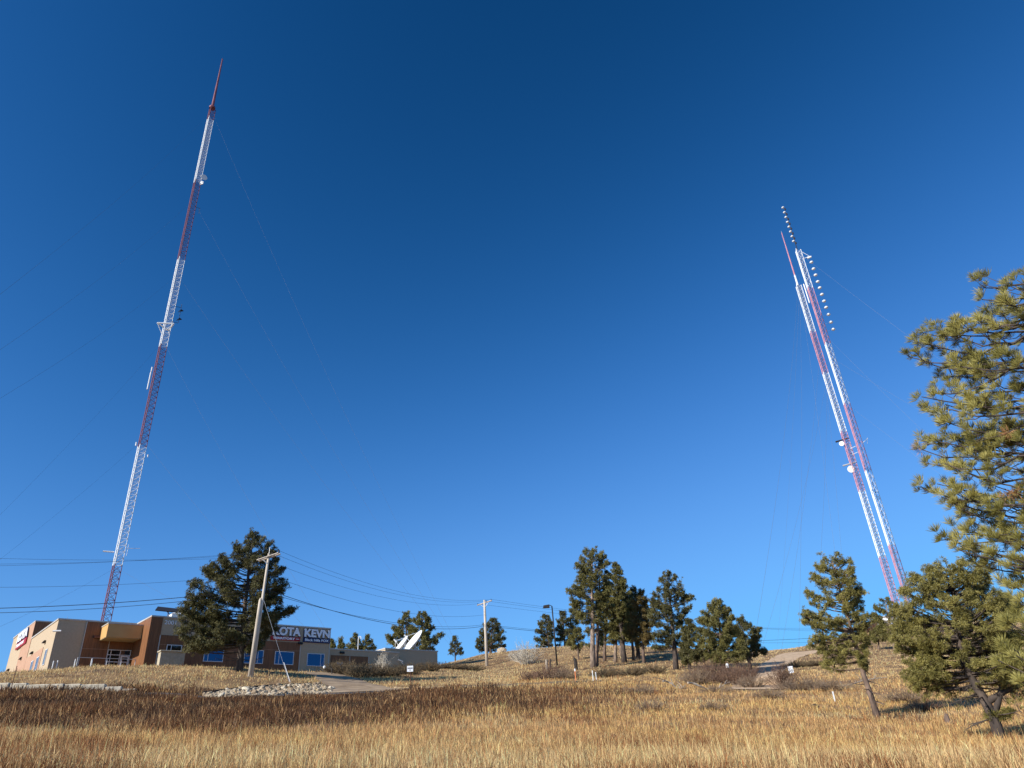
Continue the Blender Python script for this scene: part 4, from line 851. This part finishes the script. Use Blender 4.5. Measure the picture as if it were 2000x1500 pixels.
P(1752, 1283, 104, (1728, 1167), [(1172, 1720, 1738), (1184, 1710, 1752), (1198, 1708, 1760), (1210, 1712, 1766), (1224, 1716, 1766), (1240, 1724, 1764), (1250, 1722, 1756)], 'spindly pine in front of the feet of the twin towers', trunk=.2, N=840, ts=.42, nn=13, w=.18, nm='needles_mid', bm='pale_bark', nb=50, axis=[(1740, 1230)])
P(1717, 1272, 108, (1716, 1224), [(1228, 1710, 1724), (1236, 1700, 1732), (1246, 1697, 1734), (1254, 1702, 1730)], 'little bushy pine between the leaning pine and the spindly pine', trunk=.12, N=450, ts=.4, nn=12, w=.18, nm='needles_mid', nb=40)
P(1966, 1300, 78, (1963, 1158), [(1162, 1955, 1971), (1172, 1948, 1978), (1186, 1944, 1982), (1210, 1940, 1990)], 'dark pine top showing above the spreading pine at the right', trunk=.26, N=840, ts=.4, nn=13, w=.18, nm='needles_dark', nb=60)
# near right
P(1715, 1404, 36, (1622, 1083), [(1089, 1603, 1641), (1101, 1591, 1664), (1115, 1580, 1668), (1133, 1595, 1670), (1148, 1574, 1684), (1165, 1581, 1690), (1185, 1569, 1680), (1200, 1573, 1692), (1215, 1571, 1704), (1232, 1594, 1684), (1250, 1586, 1698), (1274, 1608, 1694), (1294, 1612, 1692), (1308, 1618, 1684)],
  'leaning pine with a bare grey lower trunk standing alone on the slope', trunk=.135, N=2100, ts=.21, nn=26, w=.11, nm='needles_olive', bm='bark', nb=130, bare=9, axis=[(1681, 1294), (1657, 1210)])
P(1954, 1450, 26, (1852, 1096), [(1100, 1815, 1885), (1112, 1786, 1930), (1130, 1779, 1937), (1150, 1776, 1940), (1170, 1757, 1940), (1190, 1760, 1960), (1210, 1756, 1992), (1240, 1752, 2004), (1270, 1764, 2010), (1295, 1772, 2006), (1318, 1782, 2000), (1336, 1790, 1986)],
  'wide spreading pine with a forked low trunk at the right edge', trunk=.16, N=3900, ts=.185, nn=26, w=.10, nm='needles_olive', bm='dark_bark', nb=170, bare=12, axis=[(1927, 1372), (1884, 1300)], forks=[[(1938, 1410, 0), (1950, 1370, 0), (1958, 1330, 0), (1962, 1285, 0), (1960, 1240, 0)], [(1926, 1372, 0), (1960, 1352, 0), (1995, 1338, 0), (2030, 1330, 0)], [(1925, 1368, 0), (1900, 1346, 0), (1860, 1345, 0), (1822, 1346, 0), (1800, 1338, 0)]], sprigs=[(1948, 1406, .34), (1968, 1396, .28), (1935, 1400, .2)])
# the nearest pine: trunk just outside the picture, long limbs reaching in
def near_pine():
    r = 13.2; zb = h1(*(at(2510, 1400, r)[:2])); b = at(2510, 1400, r); base = np.array([b[0], b[1], zb])
    t = tag(empty('pine_tree', tuple(base)), 'nearest pine, its bright tufted limbs reaching in from the right edge', 'pine tree', 'ponderosa pines on the hillside')
    az = math.atan2(b[0], b[1]); ed = np.array([math.sin(az), math.cos(az), 0]); er = np.array([math.cos(az), -math.sin(az), 0]); H_ = slope(2070, 470)*r-zb
    tt = [np.array([.05*math.sin(i), .05*math.cos(i*1.7), H_*i/9-(.4 if i == 0 else 0)]) for i in range(10)]
    MB().tube(tt, [.24*(1-.85*i/9) for i in range(10)], 12).build('trunk', 'bark', t, smooth=True)
    def tip(x, y, dr): 
        d = ray(x, y); return d*((np.dot(b, ed)+dr)/np.dot(d, ed))-base
    lobes = [(1998, 537, 0), (1975, 560, -.3), (1962, 552, .4), (1920, 562, .1), (1918, 585, -.5), (1935, 606, .5), (1915, 620, -.2), (1890, 640, .4), (1865, 636, -.3), (1822, 640, 0), (1802, 650, .3), (1842, 648, -.4), (1790, 668, -.2), (1776, 697, 0), (1800, 706, .4), (1850, 690, .1), (1870, 715, -.5), (1848, 735, .5), (1905, 700, .2), (1950, 640, -.2),
             (1800, 775, 0), (1822, 768, .4), (1815, 797, -.3), (1846, 790, .2), (1850, 825, -.4), (1880, 760, .5), (1900, 790, -.2), (1890, 835, .3), (1930, 740, 0), (1800, 878, 0), (1812, 868, .5), (1830, 862, -.3), (1808, 905, .2), (1850, 855, .1), (1845, 905, -.4), (1880, 880, .4), (1870, 915, -.1), (1920, 850, 0), (1930, 900, .3),
             (1818, 957, 0), (1830, 945, .3), (1838, 970, -.3), (1860, 950, .2), (1865, 990, -.2), (1880, 1000, .3), (1900, 1020, 0), (1910, 975, -.4), (1945, 950, .2), (1950, 1000, 0), (1975, 985, -.2), (1852, 1052, 0), (1868, 1043, .3), (1875, 1075, -.2), (1895, 1040, .2), (1900, 1085, .1), (1905, 1062, -.4), (1930, 1045, .3), (1955, 1050, .2), (1908, 1103, .1), (1870, 1060, .3),
             (1972, 1140, 0), (1990, 1125, .2), (1980, 1165, -.2), (1995, 1180, 0), (1985, 1205, .2), (1968, 1215, -.2), (1990, 1235, 0), (1960, 1255, .1), (1985, 1280, -.2), (1950, 1290, 0), (1975, 1310, .2), (1990, 1330, -.1), (1965, 1270, .3), (1990, 760, .4), (1985, 800, -.3), (1980, 860, .2), (1975, 700, .3), (1990, 620, 0), (1970, 590, .3), (1960, 820, -.4), (1995, 920, .4), (1945, 670, .3)]
    S_ = Segs(); C = []; A = []
    dead = []
    def limb(E, z0, hang=0, big=1.):
        """a limb that leaves the trunk low, sags and turns up at its end, with side shoots ending in brushes"""
        P0 = np.array([0, 0, z0]); v = E-P0; L = np.linalg.norm(v); d = v/L; dh = np.array([d[0], d[1], 0]); dh /= np.linalg.norm(dh); sd = np.cross(dh, [0, 0, 1.]); sw = rng.normal(0, .13); kk = rng.uniform(.08, .2)
        bp = [P0+v*s+sd*sw*L*math.sin(PI*s)+np.array([0, 0, -kk*L*math.sin(PI*s**1.3)])+rng.normal(0, .03, 3)*(1 if 0 < s < 1 else 0) for s in np.linspace(0, 1, 9)]
        S_.line(bp, [.024*(1-.85*i/8)+.004 for i in range(9)])
        def brush(p, dv, k=1):
            for _ in range(k): C.append(p+rng.normal(0, .035, 3)); A.append(dv)
        brush(bp[-1], (d+[0, 0, .9])/np.linalg.norm(d+[0, 0, .9]), 2)
        for q in range(int((8 if E[2] > 3.6 else 5.5)*big*min(L, 4)/2.2)):
            s = rng.uniform(.38, 1); x_ = s*8; i = min(7, int(x_)); p = bp[i]+(bp[i+1]-bp[i])*(x_-i)
            dv = dh*rng.uniform(.1, 1)+sd*rng.choice([-1, 1])*rng.uniform(.2, 1.)+np.array([0, 0, rng.uniform(-.15, .5)]); dv /= np.linalg.norm(dv); tl = rng.uniform(.18, .6)*(1.15-.8*s)
            m_ = p+dv*tl*.5-[0, 0, tl*.08]; e = p+dv*tl+[0, 0, tl*rng.uniform(.1, .45)]; S_.add(p, m_, .009, .007); S_.add(m_, e, .007, .005)
            upd = dv*.5+np.array([0, 0, rng.uniform(.5, 1.2)]); upd /= np.linalg.norm(upd); brush(e, upd, 2)
            for w_ in range(rng.integers(0, 3)):
                dq = dv+rng.normal(0, .6, 3)+[0, 0, .4]; dq /= np.linalg.norm(dq); e2 = m_+dq*tl*rng.uniform(.4, .7); S_.add(m_, e2, .006, .004); brush(e2, (dq+[0, 0, .8])/np.linalg.norm(dq+[0, 0, .8]), 1)
    for x, y, dr in lobes:
        E = tip(x, y, dr); zz0 = min(max(E[2]-rng.uniform(.1, .8)*(1 if E[2] < 5 else -.6)+.1, 1.0), H_*.96); limb(E, max(.8, min(E[2]-(rng.uniform(-.1, .9) if y < 1120 else rng.uniform(.6, 1.3)), H_*.93)), 0)
    # the side turned away from the picture
    for k in range(46):
        z = rng.uniform(3.6, H_*.93); ph = rng.uniform(-1.0, .9); L = min(2.6, (H_-z)*.75+.5); E = er*math.cos(ph)*L+ed*math.sin(ph)*L+np.array([0, 0, z]); limb(E, z-.2, 0, .8)
    # bare drooping twigs under the lowest limb
    for x, y in [(1990, 1058), (1965, 1075), (1935, 1095), (1985, 1075), (1950, 1115), (1972, 1050)]:
        p = tip(x, y-22, 0); 
        for q in range(3):
            e = p+rng.normal(0, .10, 3)+[0, 0, -rng.uniform(.1, .3)]; S_.add(p, (p+e)/2+rng.normal(0, .03, 3), .008, .006); S_.add((p+e)/2, e, .006, .003)
    S_.build('branches', 'dark_bark', t)
    C = np.array(C); A = np.array(A); sz = .165*rng.uniform(.7, 1.15, len(C))
    V, Q = needles(C, A, sz, 64, .04, .5); mesh_np('crown', V, Q, 'needles_near', t)
    D = np.array([tip(1793, 872, 0), tip(1800, 880, .1), tip(1986, 963, -.6), tip(1975, 966, -.55), tip(1965, 968, -.6), tip(1965, 848, -.6), tip(1972, 844, -.6)]); V, Q = needles(D, np.tile([[-.8, -.4, -.2]], (len(D), 1)), np.full(len(D), .15), 40, .05, .6); mesh_np('dead_needles', V, Q, 'dead_needles', t)
near_pine()
# ------------------------------------------------------------------ bushes
def bush(px, py, r, hgt, wid, label, m='twig_grey', n=150, name='bush', rad=.010, droop=.2, grp='leafless bushes on the slope', cat='bush'):
    b = at(px, py, r); z = h1(b[0], b[1]); t = tag(empty(name, (b[0], b[1], z)), label, cat, grp)
    S_ = Segs(); rad = max(rad, r*.00022)
    for k in range(n):
        a = rng.uniform(0, 2*PI); q = math.sqrt(rng.uniform())*wid*.5; o = np.array([math.cos(a), math.sin(a), 0])
        p0 = o*q*.45*rng.uniform(.3, 1)+[0, 0, -.1]; hh = hgt*rng.uniform(.55, 1.05)*(1-.45*(q/(wid*.5))**2)
        p1 = p0+o*q*.35+np.array([0, 0, hh*.5])+rng.normal(0, .04, 3)*hgt; p2 = p1+o*q*.4+np.array([0, 0, hh*.45])+rng.normal(0, .08, 3)*hgt
        S_.add(p0, p1, rad*1.2, rad); S_.add(p1, p2, rad, rad*.5)
        for w_ in range(3):
            f = rng.uniform(.2, .95); s = p1+(p2-p1)*f; S_.add(s, s+rng.normal(0, .13, 3)*hgt+[0, 0, .12*hgt], rad*.7, rad*.35)
    S_.build('twigs', m, t, n=3)
    return t
BL = [(1040, 1326, 62, .9, 2.6, 'dark low bush left of the two orange and white stakes', 'twig_purple'), (1078, 1322, 64, 1.3, 3.6, 'dark bush under the pair of old fence posts', 'twig_purple'), (1104, 1324, 63, 1.0, 3.0, 'bush just left of the orange-tipped stake', 'twig_grey'),
      (1180, 1322, 68, 1.0, 3.4, 'dark bush below the tallest pine trunk', 'scrub'), (1232, 1318, 72, .9, 3.6, 'low green-brown bush below the middle clump', 'scrub'), (1278, 1316, 76, .9, 3.4, 'low bush on the shaded bank left of the tall open pine', 'scrub'),
      (1360, 1330, 60, 1.3, 3.4, 'grey thicket below the small black pine', 'twig_grey'), (1385, 1322, 66, 1.8, 4.2, 'tall purplish thicket below the gap of the pines', 'twig_purple'), (1425, 1332, 60, 1.5, 3.8, 'purplish thicket below the broad green pine', 'twig_purple'), (1455, 1330, 64, 1.7, 3.4, 'thicket at the left foot of the dirt track', 'twig_purple'), (1468, 1336, 57, 1.0, 3.0, 'low grey bush in front of the track thickets', 'twig_grey'),
      (1532, 1345, 54, 1.9, 2.4, 'dense upright dark bush just left of the white sign', 'twig_purple'), (1562, 1348, 53, 1.0, 3.2, 'low bush right of the white sign', 'twig_grey'), (1590, 1350, 53, .9, 3.2, 'low grey bush in the dip right of the white sign', 'twig_grey'), (1625, 1352, 52, .8, 3.0, 'low grey bush above the single white stake', 'twig_grey'),
      (1400, 1355, 50, .7, 2.4, 'small grey bush at the fallen branch', 'twig_grey'), (1252, 1358, 48, .7, 2.4, 'small pale grey bush in the middle of the field', 'twig_grey'), (1500, 1362, 46, .6, 2.2, 'small low bush below the dirt track', 'twig_grey'), (1270, 1398, 36, .6, 1.6, 'small dark bush alone in the field', 'twig_grey'), (1395, 1392, 37, .5, 1.6, 'small grey bush in the open field below the thickets', 'twig_grey'),
      (1765, 1368, 44, .7, 2.6, 'low grey bush right of the leaning pine', 'twig_grey'), (1800, 1385, 40, .6, 2.0, 'low reddish bush between the two near pines', 'twig_purple'), (1640, 1282, 96, 1.2, 4.0, 'bush on the hill behind the leaning pine', 'twig_grey'), (1705, 1240, 140, 2.2, 5.0, 'leafless bush on the hilltop beside the hut', 'twig_purple'),
      (655, 1312, 78, 1.4, 3.4, 'brown bush against the lower stucco wall, next to the driveway', 'scrub'), (680, 1315, 76, 1.6, 3.6, 'second bush from the driveway under the wood panels', 'scrub'), (702, 1318, 74, 1.5, 3.4, 'third bush from the driveway below the lower roof', 'scrub'), (725, 1316, 76, 1.4, 3.6, 'dark brown bush below the right end of the wood panels', 'scrub'), (745, 1300, 79, 2.3, 1.6, 'tall dry weed bush standing against the stucco wall', 'twig_pale'), (762, 1316, 76, 1.3, 3.6, 'dark bush left of the small road sign', 'scrub'), (798, 1314, 80, 1.3, 4.0, 'dark bush behind the small road sign', 'scrub'), (838, 1310, 86, 1.2, 4.0, 'bush at the right corner of the building', 'scrub'), (880, 1306, 92, .9, 4.4, 'low dark bush on the slope right of the building', 'scrub'), (920, 1305, 94, .8, 4.0, 'low dark bush left of the distant utility pole', 'scrub'),
      (1030, 1290, 100, 3.0, 4.2, 'tall pale leafless bush left of the street lamp', 'twig_pale'), (744, 1268, 112, 3.6, 3.2, 'pale leafless treetop above the roof left of the dishes', 'twig_pale'), (1012, 1284, 108, 1.5, 3.4, 'pale low bush beside the tall pale leafless one', 'twig_pale')]
BL += [(1555, 1303, 86, .8, 3.2, 'dark brush added for the shadow on the small cut bank above the white sign', 'scrub'), (1580, 1300, 88, .7, 3.2, 'dark brush added for the shadow at the middle of the small cut bank', 'scrub'), (1603, 1300, 88, .6, 3., 'dark brush added for the shadow at the right end of the small cut bank', 'scrub')]  # dark bushes added in place of the shadow band on the ground
for px, py, r, hg_, wd_, lb, m in BL: bush(px, py, r, hg_, wd_, lb, m, n=int((70+wd_*30)*(.55 if m == 'twig_pale' else 1)), rad=.016 if m == 'scrub' else .011)
# ------------------------------------------------------------------ small things in the grass
def stake(px, py, r, hh, label, m='white_metal', m2=None, rad=.035):
    b = at(px, py, r); z = h1(b[0], b[1]); t = tag(empty('survey_stake', (b[0], b[1], z)), label, 'stake', 'survey stakes in the grass')
    MB().box(-rad, rad, -rad*.5, rad*.5, -.2, hh*.8).build('shaft', m2 or m, t); MB().box(-rad*1.15, rad*1.15, -rad*.65, rad*.65, hh*.8, hh).build('tip', m, t)
stake(1125, 1334, 60, .95, 'orange stake, leftmost of the three in the grass', 'sign_white', 'orange', .035); stake(1159, 1333, 60, .85, 'white stake in the middle of three in the grass', rad=.028); stake(1165, 1330, 63, .6, 'shortest white stake, right of the other two', rad=.028); stake(1630, 1366, 45, .5, 'single white stake in the field left of the leaning pine', rad=.03)
def post(px, py, r, top, rad, label, m):
    b, v = on_axis((px, py), top, r); t = tag(empty('wooden_post', tuple(b)), label, 'post', 'old wooden posts on the ridge')
    MB().tube([-np.array([0, 0, .3]), v*.5, v*.97, v], [rad, rad*.95, rad*.85, rad*.4], 8).build('post', m, t)
post(1068, 1302, 90, (1067, 1288), .16, 'left pale one of two old posts beside the street lamp', 'dead_wood'); post(1074, 1302, 91, (1075, 1287), .12, 'right dark one of two old posts beside the street lamp', 'dark_bark')
b = at(1125, 1303, 86); z = h1(b[0], b[1]); t = tag(empty('tree_stump', (b[0], b[1], z)), 'charred jagged tree stump left of the tallest pine', 'stump')
MB().tube([(0, 0, -.3), (0, 0, .6), (-.05, 0, 1.1), (-.16, .02, 1.5)], [.24, .2, .16, .03], 8).build('wood', 'char', t); MB().tube([(.04, 0, .5), (.08, 0, 1.15), (.06, 0, 1.25)], [.13, .09, .02], 7).build('splinter', 'char', t)
b = at(1852, 1412, 34); z = h1(b[0], b[1]); t = tag(empty('tree_stump', (b[0], b[1], z)), 'small grey stump in the shade between the near pines', 'stump'); MB().tube([(0, 0, -.2), (0, 0, .22), (.03, 0, .36)], [.13, .10, .05], 8).build('wood', 'bark', t)
def rock_mesh(name, m, seed, sub=2, amp=.25):
    g = np.random.default_rng(seed); ph = (1+5**.5)/2
    V = [(-1, ph, 0), (1, ph, 0), (-1, -ph, 0), (1, -ph, 0), (0, -1, ph), (0, 1, ph), (0, -1, -ph), (0, 1, -ph), (ph, 0, -1), (ph, 0, 1), (-ph, 0, -1), (-ph, 0, 1)]; V = [np.array(v)/np.linalg.norm(v) for v in V]
    Fc = [(0, 11, 5), (0, 5, 1), (0, 1, 7), (0, 7, 10), (0, 10, 11), (1, 5, 9), (5, 11, 4), (11, 10, 2), (10, 7, 6), (7, 1, 8), (3, 9, 4), (3, 4, 2), (3, 2, 6), (3, 6, 8), (3, 8, 9), (4, 9, 5), (2, 4, 11), (6, 2, 10), (8, 6, 7), (9, 8, 1)]
    for _ in range(sub-1):
        F2 = []; mem = {}
        def mid(a, b):
            k = (min(a, b), max(a, b))
            if k not in mem: v = V[a]+V[b]; V.append(v/np.linalg.norm(v)); mem[k] = len(V)-1
            return mem[k]
        for a, b_, c in Fc: ab, bc, ca = mid(a, b_), mid(b_, c), mid(c, a); F2 += [(a, ab, ca), (b_, bc, ab), (c, ca, bc), (ab, bc, ca)]
        Fc = F2
    dirs = g.normal(0, 1, (7, 3)); dirs /= np.linalg.norm(dirs, axis=1, keepdims=True); sc = g.uniform(.65, 1.1, 3)
    W_ = []
    for v in V:
        s = min(1.0, min(.62+.3*g_ for g_ in [1]) ) ; k = 1.
        for d in dirs: k = min(k, .78/max(.3, float(v@d))) if v@d > .78 else k
        W_.append(v*k*sc*(1+g.normal(0, amp*.12)))
    me = bpy.data.meshes.new(name); me.from_pydata([tuple(map(float, q)) for q in W_], [], Fc); me.materials.append(MATS[m]); return me
RM = [rock_mesh('rock', ['cobble', 'cobble', 'cobble_dark', 'limestone', 'cobble', 'cobble_dark'][s], s) for s in range(6)]
A_px = [(395, 1357), (430, 1352), (480, 1346), (530, 1342), (580, 1339), (625, 1339), (650, 1347), (645, 1354), (600, 1358), (540, 1361), (470, 1364), (410, 1364)]
def inpoly(x, y, P_):
    c = False; n = len(P_)
    for i in range(n):
        x1, y1 = P_[i]; x2, y2 = P_[(i+1) % n]
        if (y1 > y) != (y2 > y) and x < (x2-x1)*(y-y1)/(y2-y1)+x1: c = not c
    return c
bed = [find(x_, y_, 49, 70)[0] for x_, y_ in A_px]; bw_ = [(float(q[0]), float(q[1])) for q in bed]
xs = [q[0] for q in bw_]; ys_ = [q[1] for q in bw_]; cnt = 0
# mound of earth under the stones
placed = []
for _ in range(20000):
    x_, y_ = rng.uniform(min(xs), max(xs)), rng.uniform(min(ys_), max(ys_))
    if not inpoly(x_, y_, bw_): continue
    if placed and min((x_-a)**2+(y_-b)**2 for a, b in placed) < .2**2: continue
    placed.append((x_, y_))
    if len(placed) >= 290: break
for k, (x_, y_) in enumerate(placed):
    o = bpy.data.objects.new('rock', RM[k % 6]); COL.objects.link(o); s = rng.uniform(.09, .16)*(1.6 if rng.uniform() < .15 else 1); z = h1(x_, y_)
    o.location = (x_, y_, z+s*.35+rng.uniform(0, .10)); o.scale = (s*rng.uniform(.9, 1.3), s*rng.uniform(.8, 1.1), s*rng.uniform(.6, .9)); o.rotation_euler = (rng.uniform(-.5, .5), rng.uniform(-.5, .5), rng.uniform(0, 6.3))
    tag(o, 'pale tan rock in the stone bed beside the driveway', 'rock', 'pale rocks of the stone bed by the road')
# smaller stones packed between them, and the dark edging round the bed
g_v = []; g_f = []; nb_ = 0
bases = [(np.array([v.co[:] for v in me.vertices]), np.array([p.vertices[:] for p in me.polygons])) for me in RM]
for _ in range(5200):
    x_, y_ = rng.uniform(min(xs), max(xs)), rng.uniform(min(ys_), max(ys_))
    if not inpoly(x_, y_, bw_): continue
    bv, bf = bases[rng.integers(0, 6)]; a = rng.uniform(0, 6.28); s_ = rng.uniform(.07, .15); c_, sn = math.cos(a), math.sin(a)
    v = bv*s_*[1.2, 1, .8]; v = np.stack([v[:, 0]*c_-v[:, 1]*sn, v[:, 0]*sn+v[:, 1]*c_, v[:, 2]], 1)+[x_, y_, h1(x_, y_)+.05]
    g_v.append(v); g_f.append(bf+nb_); nb_ += len(v)
tag(mesh_np('gravel', np.concatenate(g_v), np.concatenate(g_f), 'cobble'), 'small pale stones packed between the rocks of the stone bed', 'gravel', kind='stuff')
edge = [np.array(bed[i])+[0, 0, .12] for i in range(0, 7)]; e0_ = edge[0].copy()
tag(MB().tube([q-e0_ for q in edge], .07, 6).build('garden_edging', 'edging', None, tuple(e0_)), 'dark curved edging strip along the top of the stone bed', 'edging')
# retaining wall of limestone blocks at the left
wp = [at(x_, y_, r_) for x_, y_, r_ in [(-60, 1364, 55.8), (10, 1357, 55.0), (100, 1352, 54.1), (200, 1349, 53.3), (268, 1347, 53.0)]]
t = tag(empty('retaining_wall', (wp[0][0], wp[0][1], h1(wp[0][0], wp[0][1]))), 'low wall of rough pale limestone blocks holding the bank at the left', 'stone wall'); O_ = np.array(t.location)
seg = np.r_[0, np.cumsum([np.linalg.norm((wp[i+1]-wp[i])[:2]) for i in range(len(wp)-1)])]; s = 0; mb = MB(); mt = MB()
while s < seg[-1]-.2:
    l = rng.uniform(.75, 1.5); e = min(s+l, seg[-1]); q = [np.array([np.interp(u_, seg, [p[c] for p in wp]) for c in range(3)]) for u_ in (s+.02, e-.02)]
    d = q[1]-q[0]; d[2] = 0; d /= np.linalg.norm(d); nrm = np.array([d[1], -d[0], 0]); 
    if nrm@q[0] > 0: nrm = -nrm
    ze = [h1(*(p+nrm*.25)[:2]) for p in q]; jt = rng.uniform(-.04, .04); zt0 = max(ze)+.40+jt
    fade = 1-.55*sm(s/seg[-1], .8, 1.)
    f0, f1 = q[0]+nrm*(.12+rng.uniform(-.05, .05)), q[1]+nrm*(.12+rng.uniform(-.05, .05)); k0, k1 = q[0]-nrm*.4, q[1]-nrm*.4; vs = []
    for zz1 in (min(ze)-.3, zt0-(1-fade)*.5): 
        for p in (f0, f1, k1, k0): vs.append((p[0]-O_[0], p[1]-O_[1], zz1-O_[2]))
    mb.add(vs, [(3, 2, 1, 0), (4, 5, 6, 7), (0, 1, 5, 4), (1, 2, 6, 5), (2, 3, 7, 6), (3, 0, 4, 7)])
    s = e
mb.build('blocks', 'limestone', t, bevel=.04)
# signs
def sign(px, py, r, top, w_, hh, label, draw):
    b, v = on_axis((px, py), top, r); t = tag(empty('road_sign', tuple(b), -math.atan2(b[0], b[1])), label, 'sign')
    L_ = np.linalg.norm(v); lx = (v[0]*math.cos(math.atan2(b[0], b[1]))-v[1]*math.sin(math.atan2(b[0], b[1])))
    MB().tube([(0, 0, -.3), (lx, 0, v[2])], .03, 6).build('post', 'rust_metal', t)
    p = MB().box(lx-w_/2, lx+w_/2, -.05, -.03, v[2]-hh, v[2]+.02).build('sign_plate', 'sign_white', t); draw(t, p, lx, v[2], w_, hh)
def d1(t, p, lx, z, w_, hh):
    for a, b_, x0, x1 in [(.28, .36, -.42, .42), (.42, .50, -.42, .42), (.66, .78, -.12, .12)]: MB().box(lx+x0*w_, lx+x1*w_, -.06, -.051, z-hh*b_, z-hh*a).build('sign_line', 'dark_metal', p)
def d2(t, p, lx, z, w_, hh):
    for a, b_, x0, x1 in [(.15, .24, -.25, .25), (.35, .82, -.28, -.08), (.35, .82, .08, .28), (.52, .64, .04, .3)]: MB().box(lx+x0*w_, lx+x1*w_, -.06, -.051, z-hh*b_, z-hh*a).build('sign_mark', 'galvanised', p)
sign(803, 1340, 61, (801, 1301), .48, .42, 'small white rectangular sign with dark lines on a thin rusty post', d1)
sign(1549, 1338, 56, (1543, 1302), .32, .42, 'small white square sign on a thin post by the dirt track', d2)
# boulder, mound, fallen branches, clod
def rock1(px, py, r, sx, sy, sz, name, label, cat, m, seed, sink=.3):
    b = at(px, py, r); z = h1(b[0], b[1]); me = rock_mesh(name, m, seed, 3); o = bpy.data.objects.new(name, me); COL.objects.link(o); o.location = (b[0], b[1], z+sz*(1-sink)-sz*.5); o.scale = (sx, sy, sz); o.rotation_euler = (0, 0, seed); tag(o, label, cat)
rock1(980, 1276, 128, .9, .6, .8, 'boulder', 'pale squarish boulder on the skyline right of the round pine', 'boulder', 'cobble', 3)
rock1(1592, 1384, 40, .22, .18, .16, 'dirt_clod', 'small dark clod in the field left of the leaning pine', 'clod', 'char', 5)
rock1(1443, 1449, 24, .16, .10, .07, 'field_stone', 'small pale stone in the grass near the bottom edge', 'stone', 'limestone', 8, .1)
b = at(1508, 1334, 60); t_ = rock_mesh('dirt_mound', 'dirt', 11, 3); o = bpy.data.objects.new('dirt_mound', t_); COL.objects.link(o); o.location = (b[0], b[1], h1(b[0], b[1])-.05); o.scale = (2.0, 1.5, .85); tag(o, 'bare tan dirt mound at the foot of the track', 'dirt mound')
def fallen(px, py, r, L, ang, label, seed):
    g = np.random.default_rng(seed); b = at(px, py, r); z = h1(b[0], b[1]); t = tag(empty('fallen_branch', (b[0], b[1], z)), label, 'branch', 'dead branches lying in the grass')
    d = np.array([math.cos(ang), math.sin(ang), 0]); pts = [d*L*(s-.5)+np.array([0, 0, .28+.22*math.sin(s*5+seed)])+g.normal(0, .05, 3) for s in np.linspace(0, 1, 8)]
    for p in pts: p[2] += h1(b[0]+p[0], b[1]+p[1])-z
    mb = MB().tube(pts, [.075*(1-.1*i) for i in range(8)], 6)
    for k in (2, 3, 5, 6): e = pts[k]+np.array([g.normal(0, .4), g.normal(0, .4), g.uniform(.1, .5)]); mb.tube([pts[k], (pts[k]+e)/2+[0, 0, .05], e], [.035, .025, .01], 5)
    mb.build('wood', 'dead_wood', t)
fallen(1318, 1340, 54, 1.6, .1, 'short pale dead branch left of the thickets', 1); fallen(1386, 1342, 53.5, 3.2, .3, 'long pale dead branch lying below the thickets', 2); fallen(1650, 1334, 57, 6.0, .1, 'long thin fallen trunk lying across the slope left of the leaning pine', 3)
b = at(1424, 1318, 66); z = h1(b[0], b[1]); t = tag(empty('hydrant_cap', (b[0], b[1], z)), 'white-topped dark utility marker in the thicket below the broad pine', 'marker')
MB().tube([(0, 0, -.2), (0, 0, 1.0)], [.10, .10], 10).build('body', 'dark_metal', t); MB().tube([(0, 0, 1.0), (0, 0, 1.22), (0, 0, 1.34)], [.13, .13, .05], 10).build('cap', 'white_metal', t)
# thin old stick in the field at far left
b = at(20, 1352, 49); z = h1(b[0], b[1]); t = tag(empty('metal_stake', (b[0], b[1], z)), 'thin dark stake in front of the limestone wall at the left', 'stake'); MB().tube([(0, 0, -.2), (0, 0, 1.6)], .02, 5).build('rod', 'rust_metal', t)
